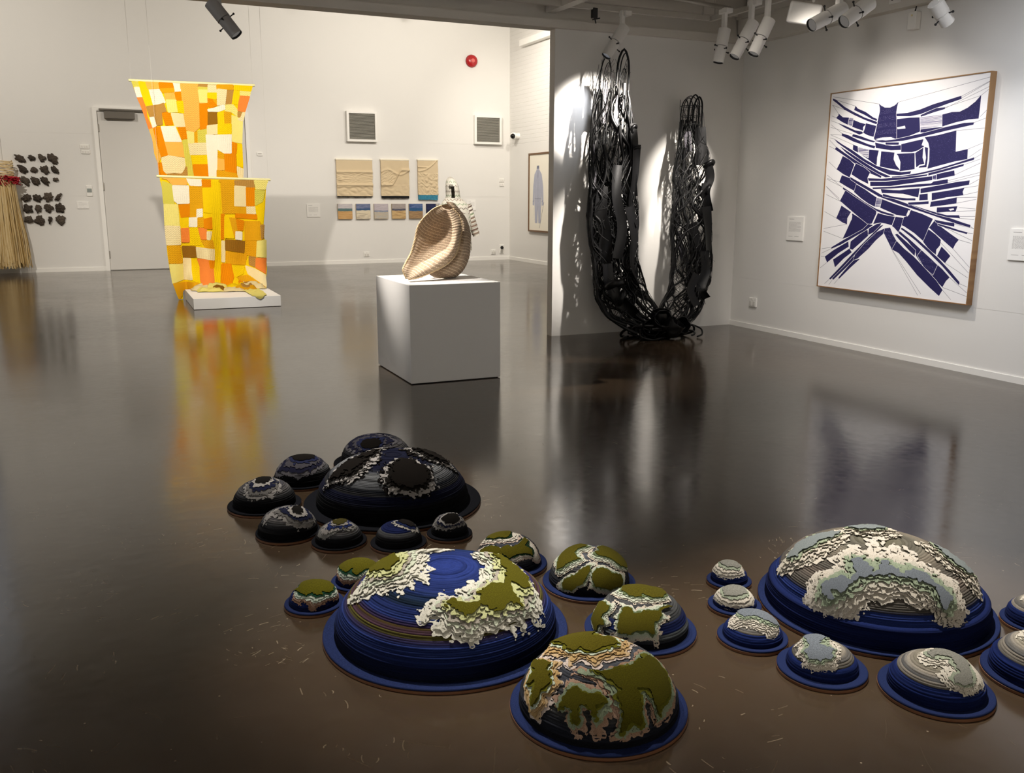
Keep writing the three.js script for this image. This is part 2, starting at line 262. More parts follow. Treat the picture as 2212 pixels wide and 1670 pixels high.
function coiled(d, bands, seed) {
  const r = rng(seed), big = d[3] > 0.3, N = Math.max(13, Math.round(d[3] * 1.25 / 0.0085)), seg = big ? 144 : 84, sub = 4, P = [], C = [], U = [], I = [];
  const amp = Math.min(0.0019, d[3] * 0.012), c = new THREE.Color(), c2 = new THREE.Color();
  let rows = 0; const prev = [];
  for (let i = 0; i < N; i++) {
    const kc = (i + 0.5) / N; let b = 0; while (b < bands.length - 2 && bands[b + 1][0] < kc) b++;
    c.set(bands[b][1]).lerp(c2.set(bands[b + 1][1]), smooth(bands[b][0], bands[b + 1][0], kc + (r() - 0.5) * 0.03));
    const j = 0.72 + r() * 0.5; c.multiplyScalar(j);
    const wob = (r() - 0.5) * amp * 1.6, tone = r() * 50, mel = big ? 0 : 0.5;
    for (let s = 0; s <= sub; s++) {
      const k = Math.min(1, (i + s / sub) / N), e = 0.004, a = prof(d, Math.max(0, k - e)), q = prof(d, Math.min(1, k + e)), [R, Y] = prof(d, k);
      let tx = q[0] - a[0], ty = q[1] - a[1]; const l = Math.hypot(tx, ty) || 1; tx /= l; ty /= l;
      const nx = ty, ny = -tx, fade = k > 0.97 ? 0 : 1, bul = (Math.sin(Math.PI * s / sub) ** 0.6 * amp + wob * Math.sin(Math.PI * s / sub)) * fade;
      const st = d[5] && k < d[5] ? 0.035 * d[3] * smooth(d[5], d[5] - 0.03, k) : 0;
      for (let t = 0; t <= seg; t++) {
        const th = t / seg * Math.PI * 2, w = noise(Math.cos(th) * 2 + tone, Math.sin(th) * 2, i) * amp * 0.8 * (s === 0 || s === sub ? 0 : 1) * fade;
        const rr = Math.max(0, R + nx * (bul + w) + st), yy = Y + ny * (bul + w);
        P.push(Math.cos(th) * rr, yy, Math.sin(th) * rr); U.push(th * d[3], k * d[3] * 1.3);
        const v = 1 + 0.16 * noise(Math.cos(th) * 5 + tone * 3, Math.sin(th) * 5, i * 3.3); C.push(c.r * v, c.g * v, c.b * v);
      }
      if (s > 0) { const A = (rows - 1) * (seg + 1), B = rows * (seg + 1); for (let t = 0; t < seg; t++) I.push(A + t, B + t, A + t + 1, B + t, B + t + 1, A + t + 1); }
      rows++;
    }
  }
  const g = new THREE.BufferGeometry(); g.setAttribute('position', new THREE.Float32BufferAttribute(P, 3)); g.setAttribute('color', new THREE.Float32BufferAttribute(C, 3)); g.setAttribute('uv', new THREE.Float32BufferAttribute(U, 2)); g.setIndex(I); g.computeVertexNormals(); return g;
}
const LAYERS = { // outer sheet first
  moss: [0xf3f1e2, 0xeceada, 0xf0eede, 0xdfe8cf, 0xbcb5a8, 0xd8dca4, 0xd3d79c, 0x5e5a12], tan: [0xecdcd0, 0xdcc096, 0xd2b078, 0xd9b986, 0xd8e6cf, 0x6f6d1c, 0x5c5510],
  pink: [0xbb9c86, 0xb09078, 0x9dab90, 0x93a184, 0x6c6c22, 0x534f0e], mint: [0xeaddca, 0xe6e8d4, 0xdfe5d0, 0xd0dec6, 0x6f7f58, 0x5b5514], cream: [0xe8d4c4, 0xece6d6, 0xefe9da, 0x213a24, 0x5c5612],
  rose: [0xab876e, 0xbb9b86, 0xd2dfce, 0xcddbc8, 0x1f4a34, 0x5e5a10], sage: [0xeee6d6, 0xe9e3d2, 0xece4d4, 0xdfd9c6, 0xaab79b, 0x8d9696], slate: [0xece5d7, 0xe8e0d0, 0xebe4d6, 0xe2dbcb, 0xd6d2c2, 0xa8b69c, 0x9fae94, 0x7c848c],
  grey: [0xeee8d8, 0xe8e2d2, 0xece5d5, 0xa9b39d, 0x8f8f86], night: [0x16110f, 0xc2beba, 0xcac6c2, 0x2c2926, 0x1c1814, 0x17120d], dusk: [0x77757a, 0x26273e, 0x55535a, 0x2a3050, 0x14100c], ash: [0xaeaba7, 0x7d7b78, 0x222742, 0xbdb9b3, 0x15120e],
  blue: [0x94948f, 0xada9a4, 0x26366e, 0xaeaaa4, 0x4c461a], blue2: [0xbdb9b0, 0x1d2952, 0x1c1815],
};
const domeThings = {};
function feltDome(key, label, bands, seed, collar = 0) {
  const d = DOMES[key]; d[5] = collar;
  const o = thing('felt_dome', label, 'felt sculpture', [d[0], 0, d[1]]);
  const R = d[2];
  mesh('base_board', new THREE.LatheGeometry([[0, 0], [R - 0.001, 0], [R, 0.001], [R, 0.0085], [R - 0.001, 0.0095], [0, 0.0095]].map((p) => new THREE.Vector2(...p)), 120), plyMat, o);
  mesh('brim', new THREE.LatheGeometry([[0, 0.0095], [R - 0.003, 0.0095], [R - 0.001, 0.0115], [R - 0.002, 0.0145], [R - 0.005, 0.016], [0, 0.016]].map((p) => new THREE.Vector2(...p)), 120), felt(key < 'P' ? 0x26335f : 0x14161d), o);
  mesh('coiled_dome', coiled(d, BAND[bands], seed), coilMat, o);
  domeThings[key] = o; return o;
}
function sdf(poly, x, y) { // positive inside
  let d = 1e9, inside = false;
  for (let i = 0, n = poly.length / 2, j = n - 1; i < n; j = i++) {
    const ax = poly[2 * i], ay = poly[2 * i + 1], bx = poly[2 * j], by = poly[2 * j + 1], ex = bx - ax, ey = by - ay, wx = x - ax, wy = y - ay;
    const t = clamp((wx * ex + wy * ey) / (ex * ex + ey * ey || 1)), dx = wx - ex * t, dy = wy - ey * t; d = Math.min(d, dx * dx + dy * dy);
    if ((ay > y) !== (by > y) && x < (bx - ax) * (y - ay) / (by - ay) + ax) inside = !inside;
  }
  return inside ? Math.sqrt(d) : -Math.sqrt(d);
}
let patchSeed = 1;
function patch(key, style, outer, inner) {
  outer = outer.map((v) => v / 1000); inner = inner.map((v) => v / 1000);
  const d = DOMES[key], cols = LAYERS[style], n = cols.length, M = d[3] * 1.25, seed = patchSeed++ * 3.71;
  const cell = clamp(M * 0.0085, 0.0016, 0.0034) / M, dim = key >= 'P', fine = 'BCDE'.includes(key), lobe = clamp(M * (dim ? 0.1 : 0.075), 0.008, 0.02) / M, amp = clamp(M * (dim ? 0.05 : fine ? 0.02 : key === 'A' ? 0.026 : 0.032), fine ? 0.0022 : 0.003, dim ? 0.015 : 0.0105) / M, th = clamp(d[3] * 0.009, 0.0014, 0.003);
  let x0 = 9, y0 = 9, x1 = -9, y1 = -9; for (let i = 0; i < outer.length; i += 2) { x0 = Math.min(x0, outer[i]); x1 = Math.max(x1, outer[i]); y0 = Math.min(y0, outer[i + 1]); y1 = Math.max(y1, outer[i + 1]); }
  const pad = amp * 2 + cell * 2; x0 -= pad; y0 -= pad; x1 += pad; y1 += pad;
  const W = Math.ceil((x1 - x0) / cell) + 1, H = Math.ceil((y1 - y0) / cell) + 1, DO = new Float32Array(W * H), DI = new Float32Array(W * H);
  for (let j = 0; j < H; j++) for (let i = 0; i < W; i++) { // a little wander so that traced corners soften
    const x = x0 + i * cell, y = y0 + j * cell, wx = x + amp * 0.5 * noise(x / lobe * 1.4, y / lobe * 1.4, seed), wy = y + amp * 0.5 * noise(x / lobe * 1.4, y / lobe * 1.4, seed + 9);
    DO[j * W + i] = sdf(outer, wx, wy); DI[j * W + i] = sdf(inner, wx, wy);
  }
  const point = (u, v, h, out) => {
    const q = Math.min(0.995, Math.hypot(u, v)), k = 1 - q, c = q > 1e-5 ? u / Math.hypot(u, v) : 1, s = q > 1e-5 ? v / Math.hypot(u, v) : 0, e = 0.004;
    const a = prof(d, Math.max(0, k - e)), b = prof(d, Math.min(1, k + e)), p = prof(d, k); let tx = b[0] - a[0], ty = b[1] - a[1]; const l = Math.hypot(tx, ty) || 1; tx /= l; ty /= l;
    const nr = ty, ny = -tx; out[0] = (p[0] + nr * h) * c; out[1] = p[1] + ny * h; out[2] = (p[0] + nr * h) * s; out[3] = nr * c; out[4] = ny; out[5] = nr * s;
  };
  let parent = null;
  for (let L = 0; L < n; L++) {
    const a = n > 1 ? L / (n - 1) : 0, F = new Float32Array(W * H), aL = amp * (L === n - 1 ? 0.6 : 1), sd = seed + L * 5.3;
    for (let j = 0; j < H; j++) for (let i = 0; i < W; i++) {
      const id = j * W + i, x = (x0 + i * cell) / lobe, y = (y0 + j * cell) / lobe;
      const f1 = Math.abs(noise(x, y, sd)), f2 = Math.abs(noise(x * 2.3, y * 2.3, sd + 4));
      F[id] = DO[id] * (1 - a) + DI[id] * a + aL * (2.6 * f1 + (key === 'A' ? 1.0 : 1.4) * f2 - 0.8);
      const q = Math.hypot(x0 + i * cell, y0 + j * cell); F[id] = Math.min(F[id], 0.985 - q);
    }
    const base = 0.0016 + L * th, curl = th * 1.3, P = [], Nn = [], U = [], o = [0, 0, 0, 0, 0, 0];
    const hgt = (f, x, y) => base + curl * Math.exp(-Math.max(0, f) / (amp * 0.8)) + th * 0.35 * noise(x / lobe * 0.8, y / lobe * 0.8, sd + 2);
    const put = (v, dn, nx, ny, nz) => { point(v[0], v[1], hgt(v[2], v[0], v[1]) - dn, o); P.push(o[0], o[1], o[2]); if (nx === undefined) Nn.push(o[3], o[4], o[5]); else Nn.push(nx, ny, nz); U.push(v[0] * M, v[1] * M); };
    const tri = (A, B, C) => {
      const v = [A, B, C], ins = v.filter((p) => p[2] > 0).length; if (!ins) return;
      if (ins === 3) { put(A, 0); put(B, 0); put(C, 0); return; }
      const poly = [], cut = [];
      for (let i = 0; i < 3; i++) { const p = v[i], q = v[(i + 1) % 3]; if (p[2] > 0) poly.push(p); if ((p[2] > 0) !== (q[2] > 0)) { const t = p[2] / (p[2] - q[2]), m = [lerp(p[0], q[0], t), lerp(p[1], q[1], t), 0]; poly.push(m); cut.push(m); } }
      for (let i = 1; i < poly.length - 1; i++) { put(poly[0], 0); put(poly[i], 0); put(poly[i + 1], 0); }
      if (cut.length === 2) {
        const a3 = [0, 0, 0, 0, 0, 0], b3 = [0, 0, 0, 0, 0, 0]; point(cut[0][0], cut[0][1], base, a3); point(cut[1][0], cut[1][1], base, b3);
        const ex = b3[0] - a3[0], ey = b3[1] - a3[1], ez = b3[2] - a3[2]; let nx = ey * a3[5] - ez * a3[4], ny = ez * a3[3] - ex * a3[5], nz = ex * a3[4] - ey * a3[3]; const l = Math.hypot(nx, ny, nz) || 1;
        const big = poly.find((p) => p[2] > 0), c3 = [0, 0, 0, 0, 0, 0]; point(big[0], big[1], base, c3); const sg = (nx * (c3[0] - a3[0]) + ny * (c3[1] - a3[1]) + nz * (c3[2] - a3[2])) > 0 ? -1 : 1; nx *= sg / l; ny *= sg / l; nz *= sg / l;
        const dn = th * 0.9; put(cut[0], 0, nx, ny, nz); put(cut[0], dn, nx, ny, nz); put(cut[1], 0, nx, ny, nz); put(cut[1], 0, nx, ny, nz); put(cut[0], dn, nx, ny, nz); put(cut[1], dn, nx, ny, nz);
      }
    };
    for (let j = 0; j < H - 1; j++) for (let i = 0; i < W - 1; i++) {
      const id = j * W + i; if (F[id] <= 0 && F[id + 1] <= 0 && F[id + W] <= 0 && F[id + W + 1] <= 0) continue;
      const X = x0 + i * cell, Y = y0 + j * cell, a0 = [X, Y, F[id]], a1 = [X + cell, Y, F[id + 1]], a2 = [X, Y + cell, F[id + W]], a3 = [X + cell, Y + cell, F[id + W + 1]];
      tri(a0, a2, a1); tri(a1, a2, a3);
    }
    if (!P.length) continue;
    const g = new THREE.BufferGeometry(); g.setAttribute('position', new THREE.Float32BufferAttribute(P, 3)); g.setAttribute('normal', new THREE.Float32BufferAttribute(Nn, 3)); g.setAttribute('uv', new THREE.Float32BufferAttribute(U, 2));
    const m = mesh(parent ? 'felt_layer' : 'felt_patch', g, felt(cols[L]), parent ?? domeThings[key]); parent ??= m;
  }
}
feltDome('A', 'largest blue felt dome, with olive and white lichen patches and a bare blue crown', 'navyBlue', 11);
feltDome('B', 'tall front felt dome on a blue brim, olive and pinkish lichen shapes nearest the camera', 'blackGrey', 12);
feltDome('C', 'olive and mint felt dome with grey and navy stripes, right behind the tall front dome', 'greyNavy', 13);
feltDome('D', 'olive felt dome with four white-edged patches, standing apart behind the other green domes', 'blackGrey', 14);
feltDome('E', 'dark felt dome with an olive band, behind the crown of the largest blue dome', 'blackGrey', 15);
feltDome('F', 'small olive-capped felt dome at far left with a brown lichen tip hanging in front', 'navyOnly', 16);
feltDome('G', 'small olive-capped felt dome half hidden behind the left side of the largest blue dome', 'navyOnly', 17);
feltDome('H', 'largest pale grey felt dome with an arching cream and slate lichen on a navy rim', 'collarTaupe', 18, 0.2);
feltDome('I', 'smallest pale felt dome, topmost of three left of the large pale dome', 'collarPale', 19, 0.3);
feltDome('J', 'small white-fringed felt dome, middle of three left of the large pale dome', 'navyOnly', 20, 0.2);
feltDome('K', 'small blue-grey capped felt dome, lowest of three left of the large pale dome', 'collarPale', 21, 0.3);
feltDome('L', 'felt dome with slate and cream lichen over its front, before the large pale dome', 'collarPale', 22, 0.3);
feltDome('M', 'striped taupe felt dome with a cream lichen down its right side, front right', 'collarPale', 23, 0.28);
feltDome('N', 'striped pale felt dome, lower of two cut off by the right edge', 'collarPale', 24, 0.3);
feltDome('O', 'navy felt dome cut off by the right edge, upper one behind the large pale dome', 'collarPale', 25, 0.4);
feltDome('P', 'largest black felt dome with a black flower outlined in white', 'night', 26);
feltDome('Q', 'dark blue and black felt dome standing behind the largest black dome', 'nightGrey', 27);
feltDome('S', 'dark felt dome with a black cap, upper left beside the largest black dome', 'nightGrey', 28);
feltDome('R', 'grey-striped dark felt dome, leftmost of the black group', 'nightGrey', 29);
feltDome('T', 'dark felt dome with a starry white and black crown, lower left of the black group', 'nightGrey', 30, 0.2);
feltDome('U', 'small dark felt dome with olive cap and blue leaves, before the largest black dome', 'nightGrey', 31, 0.22);
feltDome('V', 'small dark felt dome with plain navy crown and one white fringe, before the largest black', 'nightBlue', 32);
feltDome('W', 'smallest black felt dome with a high round cap, right front of the black group', 'nightGrey', 33, 0.25);
patch('A','moss',[142,-205,-26,-199,-31,-98,-66,-53,-56,21,-75,57,-109,43,-113,107,-136,155,-155,124,-186,84,-230,175,-248,165,-244,109,-284,171,-314,181,-311,108,-350,94,-395,110,-411,54,-463,53,-513,33,-566,4,-619,-48,-644,-125,-543,-146,-443,-189,-354,-254,-228,-385,-123,-402,-20,-390,78,-333],[-189,-137,-214,-104,-247,-84,-266,-40,-290,-48,-281,-87,-331,-114,-393,-158,-356,-236,-269,-277,-192,-306,-189,-217]);
patch('A','moss',[182,-118,157,-7,176,44,155,81,120,80,106,150,84,200,29,196,27,249,0,226,-57,272,-37,317,-81,302,-108,257,-130,279,-186,293,-211,306,-251,335,-279,329,-281,371,-306,368,-323,414,-319,458,-297,458,-297,477,-253,457,-205,437,-215,468,-260,489,-281,524,-259,571,-230,599,-197,579,-182,636,-154,624,-141,689,-108,684,-88,717,-37,687,-12,689,22,643,68,644,81,662,146,634,166,616,179,668,209,681,230,731,248,721,242,646,217,599,261,625,303,681,339,693,331,625,312,562,374,558,410,623,476,633,526,595,443,568,434,518,522,503,514,418,492,295,453,192,412,76,381,-29,346,-149,248,-147],[270,-35,327,-30,337,47,372,107,407,207,383,321,347,338,295,302,262,277,240,302,250,352,272,424,279,482,232,468,195,425,173,485,98,502,39,448,-8,469,-19,483,-42,482,-58,506,-80,477,-111,448,-118,409,-134,379,-90,367,-55,396,22,420,45,391,45,367,78,328,135,290,202,293,237,238,271,169,251,124,279,40]);
patch('B','tan',[-301,-399,-386,-334,-413,-322,-365,-178,-320,-147,-282,-81,-233,-47,-281,5,-291,95,-205,60,-164,44,-150,87,-159,121,-127,180,-92,164,-45,136,-15,137,25,142,55,122,81,153,164,125,203,62,300,-18,383,-34,316,-144,206,-229,123,-357,-5,-420,-129,-453,-211,-464],[-204,-460,-87,-428,27,-401,136,-306,42,-183,108,-131,151,-89,138,-29,106,8,43,5,-9,16,-27,15,-64,27,-85,-3,-99,-53,-168,-49,-189,-97,-174,-195,-203,-343]);
patch('B','tan',[-473,-367,-397,-246,-348,-130,-313,-60,-293,-5,-337,7,-376,24,-369,69,-382,95,-411,80,-417,123,-388,158,-414,183,-454,172,-487,188,-579,193,-612,175,-594,238,-600,267,-654,250,-660,280,-706,256,-734,252,-778,239,-823,253,-853,277,-882,229,-908,81,-855,36,-850,-30,-815,-118,-687,-250,-602,-306,-513,-333],[-466,-279,-397,-116,-388,-46,-444,-41,-440,25,-473,69,-492,114,-561,116,-618,89,-653,115,-706,117,-769,90,-704,49,-615,23,-575,-45,-644,-72,-658,-119,-601,-129,-516,-130,-510,-238]);
patch('B','pink',[-343,170,-308,215,-274,256,-244,293,-247,339,-219,364,-185,398,-196,449,-175,536,-177,613,-189,678,-217,642,-241,663,-271,638,-308,692,-342,695,-359,753,-371,793,-443,798,-495,771,-490,725,-449,680,-428,616,-386,554,-380,504,-432,491,-447,530,-446,587,-482,595,-491,676,-519,665,-555,618,-565,583,-586,620,-583,671,-611,679,-659,649,-639,616,-633,567,-621,504,-636,468,-597,439,-550,413,-515,417,-576,388,-602,352,-617,296,-587,256,-556,272,-569,216,-506,238,-469,258,-441,206,-401,204,-377,168],[-424,260,-346,283,-340,337,-330,371,-271,389,-234,421,-216,485,-221,518,-281,491,-317,499,-328,547,-365,601,-365,521,-373,441,-428,428,-466,462,-500,536,-540,559,-563,524,-538,462,-491,426,-527,369,-584,346,-540,320,-489,294]);
patch('B','pink',[-270,98,-206,106,-168,181,-120,203,-49,204,7,195,108,186,192,150,206,97,311,28,397,29,480,86,544,180,560,306,607,418,573,542,532,641,450,705,419,784,391,812,352,779,342,821,293,795,242,842,177,829,152,741,151,681,138,614,109,610,101,683,109,760,103,835,76,882,31,881,16,913,-32,893,-78,895,-109,876,-142,908,-239,885,-336,836,-334,795,-267,773,-220,720,-189,678,-169,610,-181,526,-192,441,-185,398,-203,352,-194,299,-233,240,-262,191,-296,149],[-178,186,-119,236,-12,249,103,244,212,203,325,147,403,198,448,350,427,483,371,576,253,659,228,741,205,680,184,587,157,491,98,464,57,464,58,548,21,709,27,768,-12,794,-99,746,-136,757,-201,807,-210,759,-145,695,-118,585,-122,486,-67,445,-95,335,-125,273]);
patch('C','mint',[-74,-326,-257,-301,-303,-294,-289,-234,-287,-82,-252,9,-214,55,-196,111,-224,173,-189,182,-135,159,-125,214,-71,200,-46,235,0,263,62,234,92,275,205,253,319,208,328,115,306,31,262,-67,141,-136,139,-299,42,-351],[-40,-363,141,-289,164,-169,211,-96,370,-107,299,79,184,169,55,171,-1,99,-5,27,-54,89,-120,71,-161,19,-145,-66,-156,-171]);
patch('C','mint',[-412,-270,-417,-104,-380,-26,-394,61,-478,94,-580,91,-638,40,-634,114,-642,210,-732,202,-789,98,-853,120,-895,175,-953,85,-995,-88,-964,-189,-899,-434,-805,-493,-726,-499,-602,-493,-494,-334],[-494,-334,-460,-211,-480,-105,-470,0,-549,29,-647,-19,-696,-28,-701,84,-747,118,-824,-12,-914,-9,-918,-106,-839,-230,-793,-354,-690,-306,-582,-297]);
patch('C','mint',[-338,-67,-309,20,-281,121,-242,188,-243,261,-189,242,-145,288,-112,244,-78,294,2,275,103,288,181,298,176,331,95,342,45,375,48,427,84,474,148,511,117,574,66,548,-29,596,-75,642,-104,698,-43,733,-145,754,-157,806,-168,871,-183,942,-262,926,-241,835,-276,804,-329,753,-374,763,-450,733,-504,693,-553,707,-604,651,-642,601,-595,567,-644,530,-740,444,-788,367,-855,314,-776,297,-724,355,-665,378,-662,289,-609,236,-537,244,-575,175,-549,147,-486,159,-429,145,-341,113,-361,33],[-355,157,-295,177,-290,256,-306,317,-236,346,-177,331,-85,369,-18,400,54,355,176,331,294,349,155,371,28,413,5,488,-58,530,-133,535,-166,612,-190,710,-235,702,-287,622,-370,592,-444,549,-522,552,-577,502,-669,410,-612,339,-536,284,-468,219,-400,200]);
patch('D','mint',[53,-173,95,-40,-5,56,-61,83,-121,27,-181,118,-165,220,-112,265,-213,257,-333,264,-496,253,-625,228,-763,134,-733,-21,-660,-59,-659,-181,-567,-342,-363,-309,-155,-375,-8,-316],[21,-156,3,-70,-152,-56,-230,-1,-260,112,-233,179,-404,132,-581,99,-665,15,-570,-63,-416,-194,-200,-272,-9,-315]);
patch('D','mint',[234,-167,340,-111,469,4,611,158,639,320,552,490,342,540,206,521,122,418,31,351,-64,325,-104,250,-114,154,-81,98,30,69],[256,-91,404,-57,527,69,632,199,542,422,322,460,213,349,121,270,15,207,1,109,71,110,106,19]);
patch('D','mint',[-151,290,-56,307,-83,393,-204,416,-250,536,-312,591,-440,675,-599,608,-745,603,-915,369,-946,237,-917,132,-800,218,-704,252,-579,304,-427,357,-258,333],[-203,362,-248,469,-367,544,-452,599,-582,584,-727,558,-834,378,-762,300,-645,324,-466,406,-317,357]);
patch('D','mint',[-63,382,60,462,251,566,468,557,463,719,398,870,165,947,-82,965,-243,908,-359,766,-458,733,-347,658,-276,557,-202,437],[-129,466,-17,474,97,596,280,628,344,713,300,839,155,844,8,890,-129,817,-286,749,-277,623,-237,508]);
patch('E','cream',[118,-107,268,-74,207,103,61,232,-65,248,-212,172,-372,62,-538,-193,-536,-386,-323,-354,-157,-337,18,-287],[-157,-337,18,-287,125,-150,-15,61,-94,90,-162,16,-269,-13,-333,-193,-249,-356]);
patch('E','cream',[248,62,348,155,493,299,587,459,774,490,714,622,484,765,370,719,259,678,75,696,-78,746,-163,763,-339,635,-438,579,-573,357,-753,-35,-772,-377,-610,-117,-397,103,-278,292,-108,354,22,346,147,217],[236,129,295,227,166,384,311,476,317,595,101,566,-86,572,-242,598,-317,435,-454,525,-532,371,-724,-13,-614,-4,-384,150,-289,311,-144,292,-102,380,60,330]);
patch('F','rose',[-582,57,-705,181,-668,310,-579,487,-551,554,-449,491,-316,648,-368,868,-269,938,-150,946,-91,863,96,822,206,737,282,701,535,603,673,528,810,294,658,-75,465,-193,230,-283,-25,-323,-277,-163],[-486,-17,-331,-29,-143,-355,152,-248,437,-184,507,61,426,284,311,431,130,368,120,467,-24,478,-103,348,-266,381,-371,196,-406,53]);
patch('G','rose',[-533,-314,-728,-27,-760,286,-715,550,-461,710,-274,759,-75,728,360,464,644,-14,464,-129,194,-253,-74,-313,-334,-329],[-462,-207,-165,-195,105,-196,401,-162,573,-53,378,264,214,401,105,376,13,465,-162,532,-250,412,-170,270,-417,303,-493,7]);
patch('H','sage',[-674,-362,-607,-395,-509,-348,-342,-346,-214,-285,-109,-230,-6,-207,-99,-137,-119,-81,-178,-58,-253,-35,-305,-34,-373,-41,-432,-41,-472,-60,-536,-110,-588,-146,-637,-193,-673,-283],[-527,-280,-371,-314,-247,-258,-161,-191,-129,-145,-192,-117,-276,-159,-360,-168,-430,-200,-493,-193]);
patch('H','sage',[-94,-162,-54,-91,-28,-33,-5,3,49,12,141,15,204,-117,193,-231,61,-229,-12,-219],[-41,-164,44,-162,107,-122,97,-61,32,-68,-32,-100]);
patch('H','slate',[-343,-2,-250,4,-187,-10,-156,11,-207,70,-159,71,-86,21,-67,-15,-31,4,-39,42,-127,144,-52,95,9,81,29,115,-28,188,33,172,50,188,-5,270,25,315,54,366,85,435,132,502,107,603,111,688,95,760,40,780,76,831,70,887,41,919,0,940,-47,892,-90,863,-124,832,-165,775,-197,735,-181,672,-195,640,-239,623,-274,587,-310,550,-312,498,-349,479,-418,480,-447,463,-448,417,-510,418,-549,445,-596,433,-663,447,-720,422,-750,457,-807,427,-834,371,-887,323,-880,286,-969,241,-977,175,-930,129,-852,91,-786,54,-699,49,-633,4,-532,9,-478,64,-391,65,-401,1],[-341,125,-283,132,-294,191,-315,276,-192,227,-198,274,-197,355,-116,345,-86,410,-60,490,-25,578,-50,638,-109,678,-116,618,-90,511,-131,457,-187,392,-266,330,-329,292,-433,250,-495,263,-574,266,-589,198,-653,238,-659,174,-605,130,-534,154,-466,180,-477,227,-418,239,-368,173]);
patch('H','sage',[133,74,198,106,240,201,312,292,401,377,421,490,360,646,295,623,244,556,221,497,185,437,142,381,139,294,141,207,135,130],[234,149,285,247,339,356,358,439,288,425,226,353,207,251]);
patch('I','grey',[-528,-533,-685,-217,-751,217,-589,488,-356,646,14,687,316,606,303,296,259,-92,69,-251,-209,-352],[-275,-39,-222,197,-103,244,32,366,201,282,165,7,13,-168,-217,-235]);
patch('J','grey',[-705,-592,-832,-104,-840,234,-829,489,-693,646,-446,714,-284,903,45,903,216,976,336,705,455,497,407,133,318,-154,68,-244,-184,-475,-519,-510],[-447,88,-331,263,-201,342,-9,322,151,296,251,-28,39,-201,-267,-249]);
patch('K','slate',[-653,-192,-647,11,-562,90,-452,123,-329,248,-235,392,-185,479,-97,574,-137,702,80,772,191,728,390,569,379,301,340,-33,263,-254,75,-396,-222,-332,-479,-328],[-216,-219,-202,-8,-18,40,46,213,204,374,369,431,386,231,335,-70,237,-245,75,-396,-141,-304]);
patch('L','slate',[-436,-384,-386,-237,-466,-163,-580,-154,-630,-54,-605,33,-645,123,-733,103,-778,165,-737,268,-713,346,-802,409,-805,475,-698,471,-620,502,-632,568,-525,525,-478,569,-471,600,-360,582,-324,639,-228,655,-155,583,-132,490,-18,453,41,381,35,340,172,222,228,98,208,0,148,-103,151,-318,4,-459,-217,-363],[-139,-325,-4,-450,151,-318,127,-82,-16,-20,-102,25,-77,127,-14,242,-102,292,-116,367,-193,413,-273,348,-399,356,-417,271,-515,207,-449,99,-450,-16,-308,-1,-216,-113]);
patch('M','grey',[-32,-205,-180,-165,-263,-66,-249,23,-175,135,-103,190,-218,232,-306,238,-328,340,-343,440,-334,534,-236,612,-182,699,-69,803,53,780,194,753,337,820,570,814,576,663,563,489,527,292,479,142,408,-16,324,-156,218,-267],[-79,-97,103,-161,316,-159,396,-26,331,143,235,263,127,458,28,568,-78,556,-193,480,-165,370,-25,353,28,223,96,68,6,-1,-88,-9]);
patch('P','night',[-66,212,-33,140,3,137,43,149,91,134,124,198,143,246,198,274,232,356,233,457,239,563,205,630,165,684,98,693,26,705,-38,704,-97,658,-163,626,-233,590,-217,502,-220,428,-207,368,-165,290,-110,209],[-43,221,35,181,81,208,109,273,171,332,176,435,148,517,90,560,35,564,0,591,-41,560,-103,532,-139,471,-134,412,-94,349,-86,281]);
patch('P','night',[-741,71,-585,-6,-425,-66,-266,-107,-119,-194,-2,-264,63,-220,-50,-95,-74,-13,-121,61,-106,107,-139,144,-194,129,-249,211,-339,274,-404,283,-453,286,-488,237,-525,228,-557,155,-626,137,-679,93],[-589,65,-447,8,-311,-25,-181,-50,-82,-94,-130,15,-241,-12,-229,85,-333,145,-422,185,-395,81,-456,129,-519,127]);
patch('P','night',[72,-91,162,-134,293,-163,398,-96,463,116,585,259,475,252,370,222,263,206,177,131,123,37],[197,-39,310,-8,390,104,450,181,337,168,247,106]);
patch('Q','dusk',[-619,-253,-457,-264,-226,-246,-16,-75,145,37,273,201,477,254,153,396,-23,457,-280,485,-444,457,-557,323,-626,51],[-344,211,-152,144,-19,203,1,360,-82,442,-307,419,-322,326]);
patch('S','dusk',[-822,131,-717,316,-524,474,-370,641,-301,748,-194,769,-125,701,120,679,327,507,489,248,409,-98,202,-173,1,-217,-232,-241,-500,-105,-766,-30],[-208,-183,1,-217,226,-162,225,122,85,191,-60,210,-151,102]);
patch('R','ash',[-464,204,-458,403,-387,553,-275,595,-168,635,-51,632,121,619,153,533,270,430,319,227,270,-92,158,-156,-4,-240,-197,-121,-322,-14,-430,159],[-158,50,-102,-97,15,-215,139,-77,87,98,-29,201,-118,164]);
patch('T','ash',[-712,208,-567,29,-366,-31,-172,-75,61,-98,314,-169,536,-82,735,29,867,118,790,404,512,646,337,680,207,744,24,655,-137,548,-164,424,-241,298,-383,159,-527,226],[47,90,164,-26,281,-31,267,248,144,349,77,231]);
patch('U','blue',[-758,35,-530,-29,-212,-160,11,-267,226,-162,351,59,506,193,298,422,143,466,20,388,-172,459,-326,478,-589,493,-706,289],[-95,-81,74,-201,202,-92,75,182,-55,183,-113,67]);
patch('V','blue2',[-167,-25,-5,-70,265,-179,479,-59,502,289,567,417,292,433,102,386,-59,215],[-16,-19,190,-204,390,-114,450,210,217,255,54,134]);
patch('W','ash',[-739,-103,-385,-34,-115,-50,72,-55,303,108,540,313,459,539,76,668,-179,709,-490,554,-700,293],[-339,166,-57,56,172,101,264,378,30,550,-283,451]);
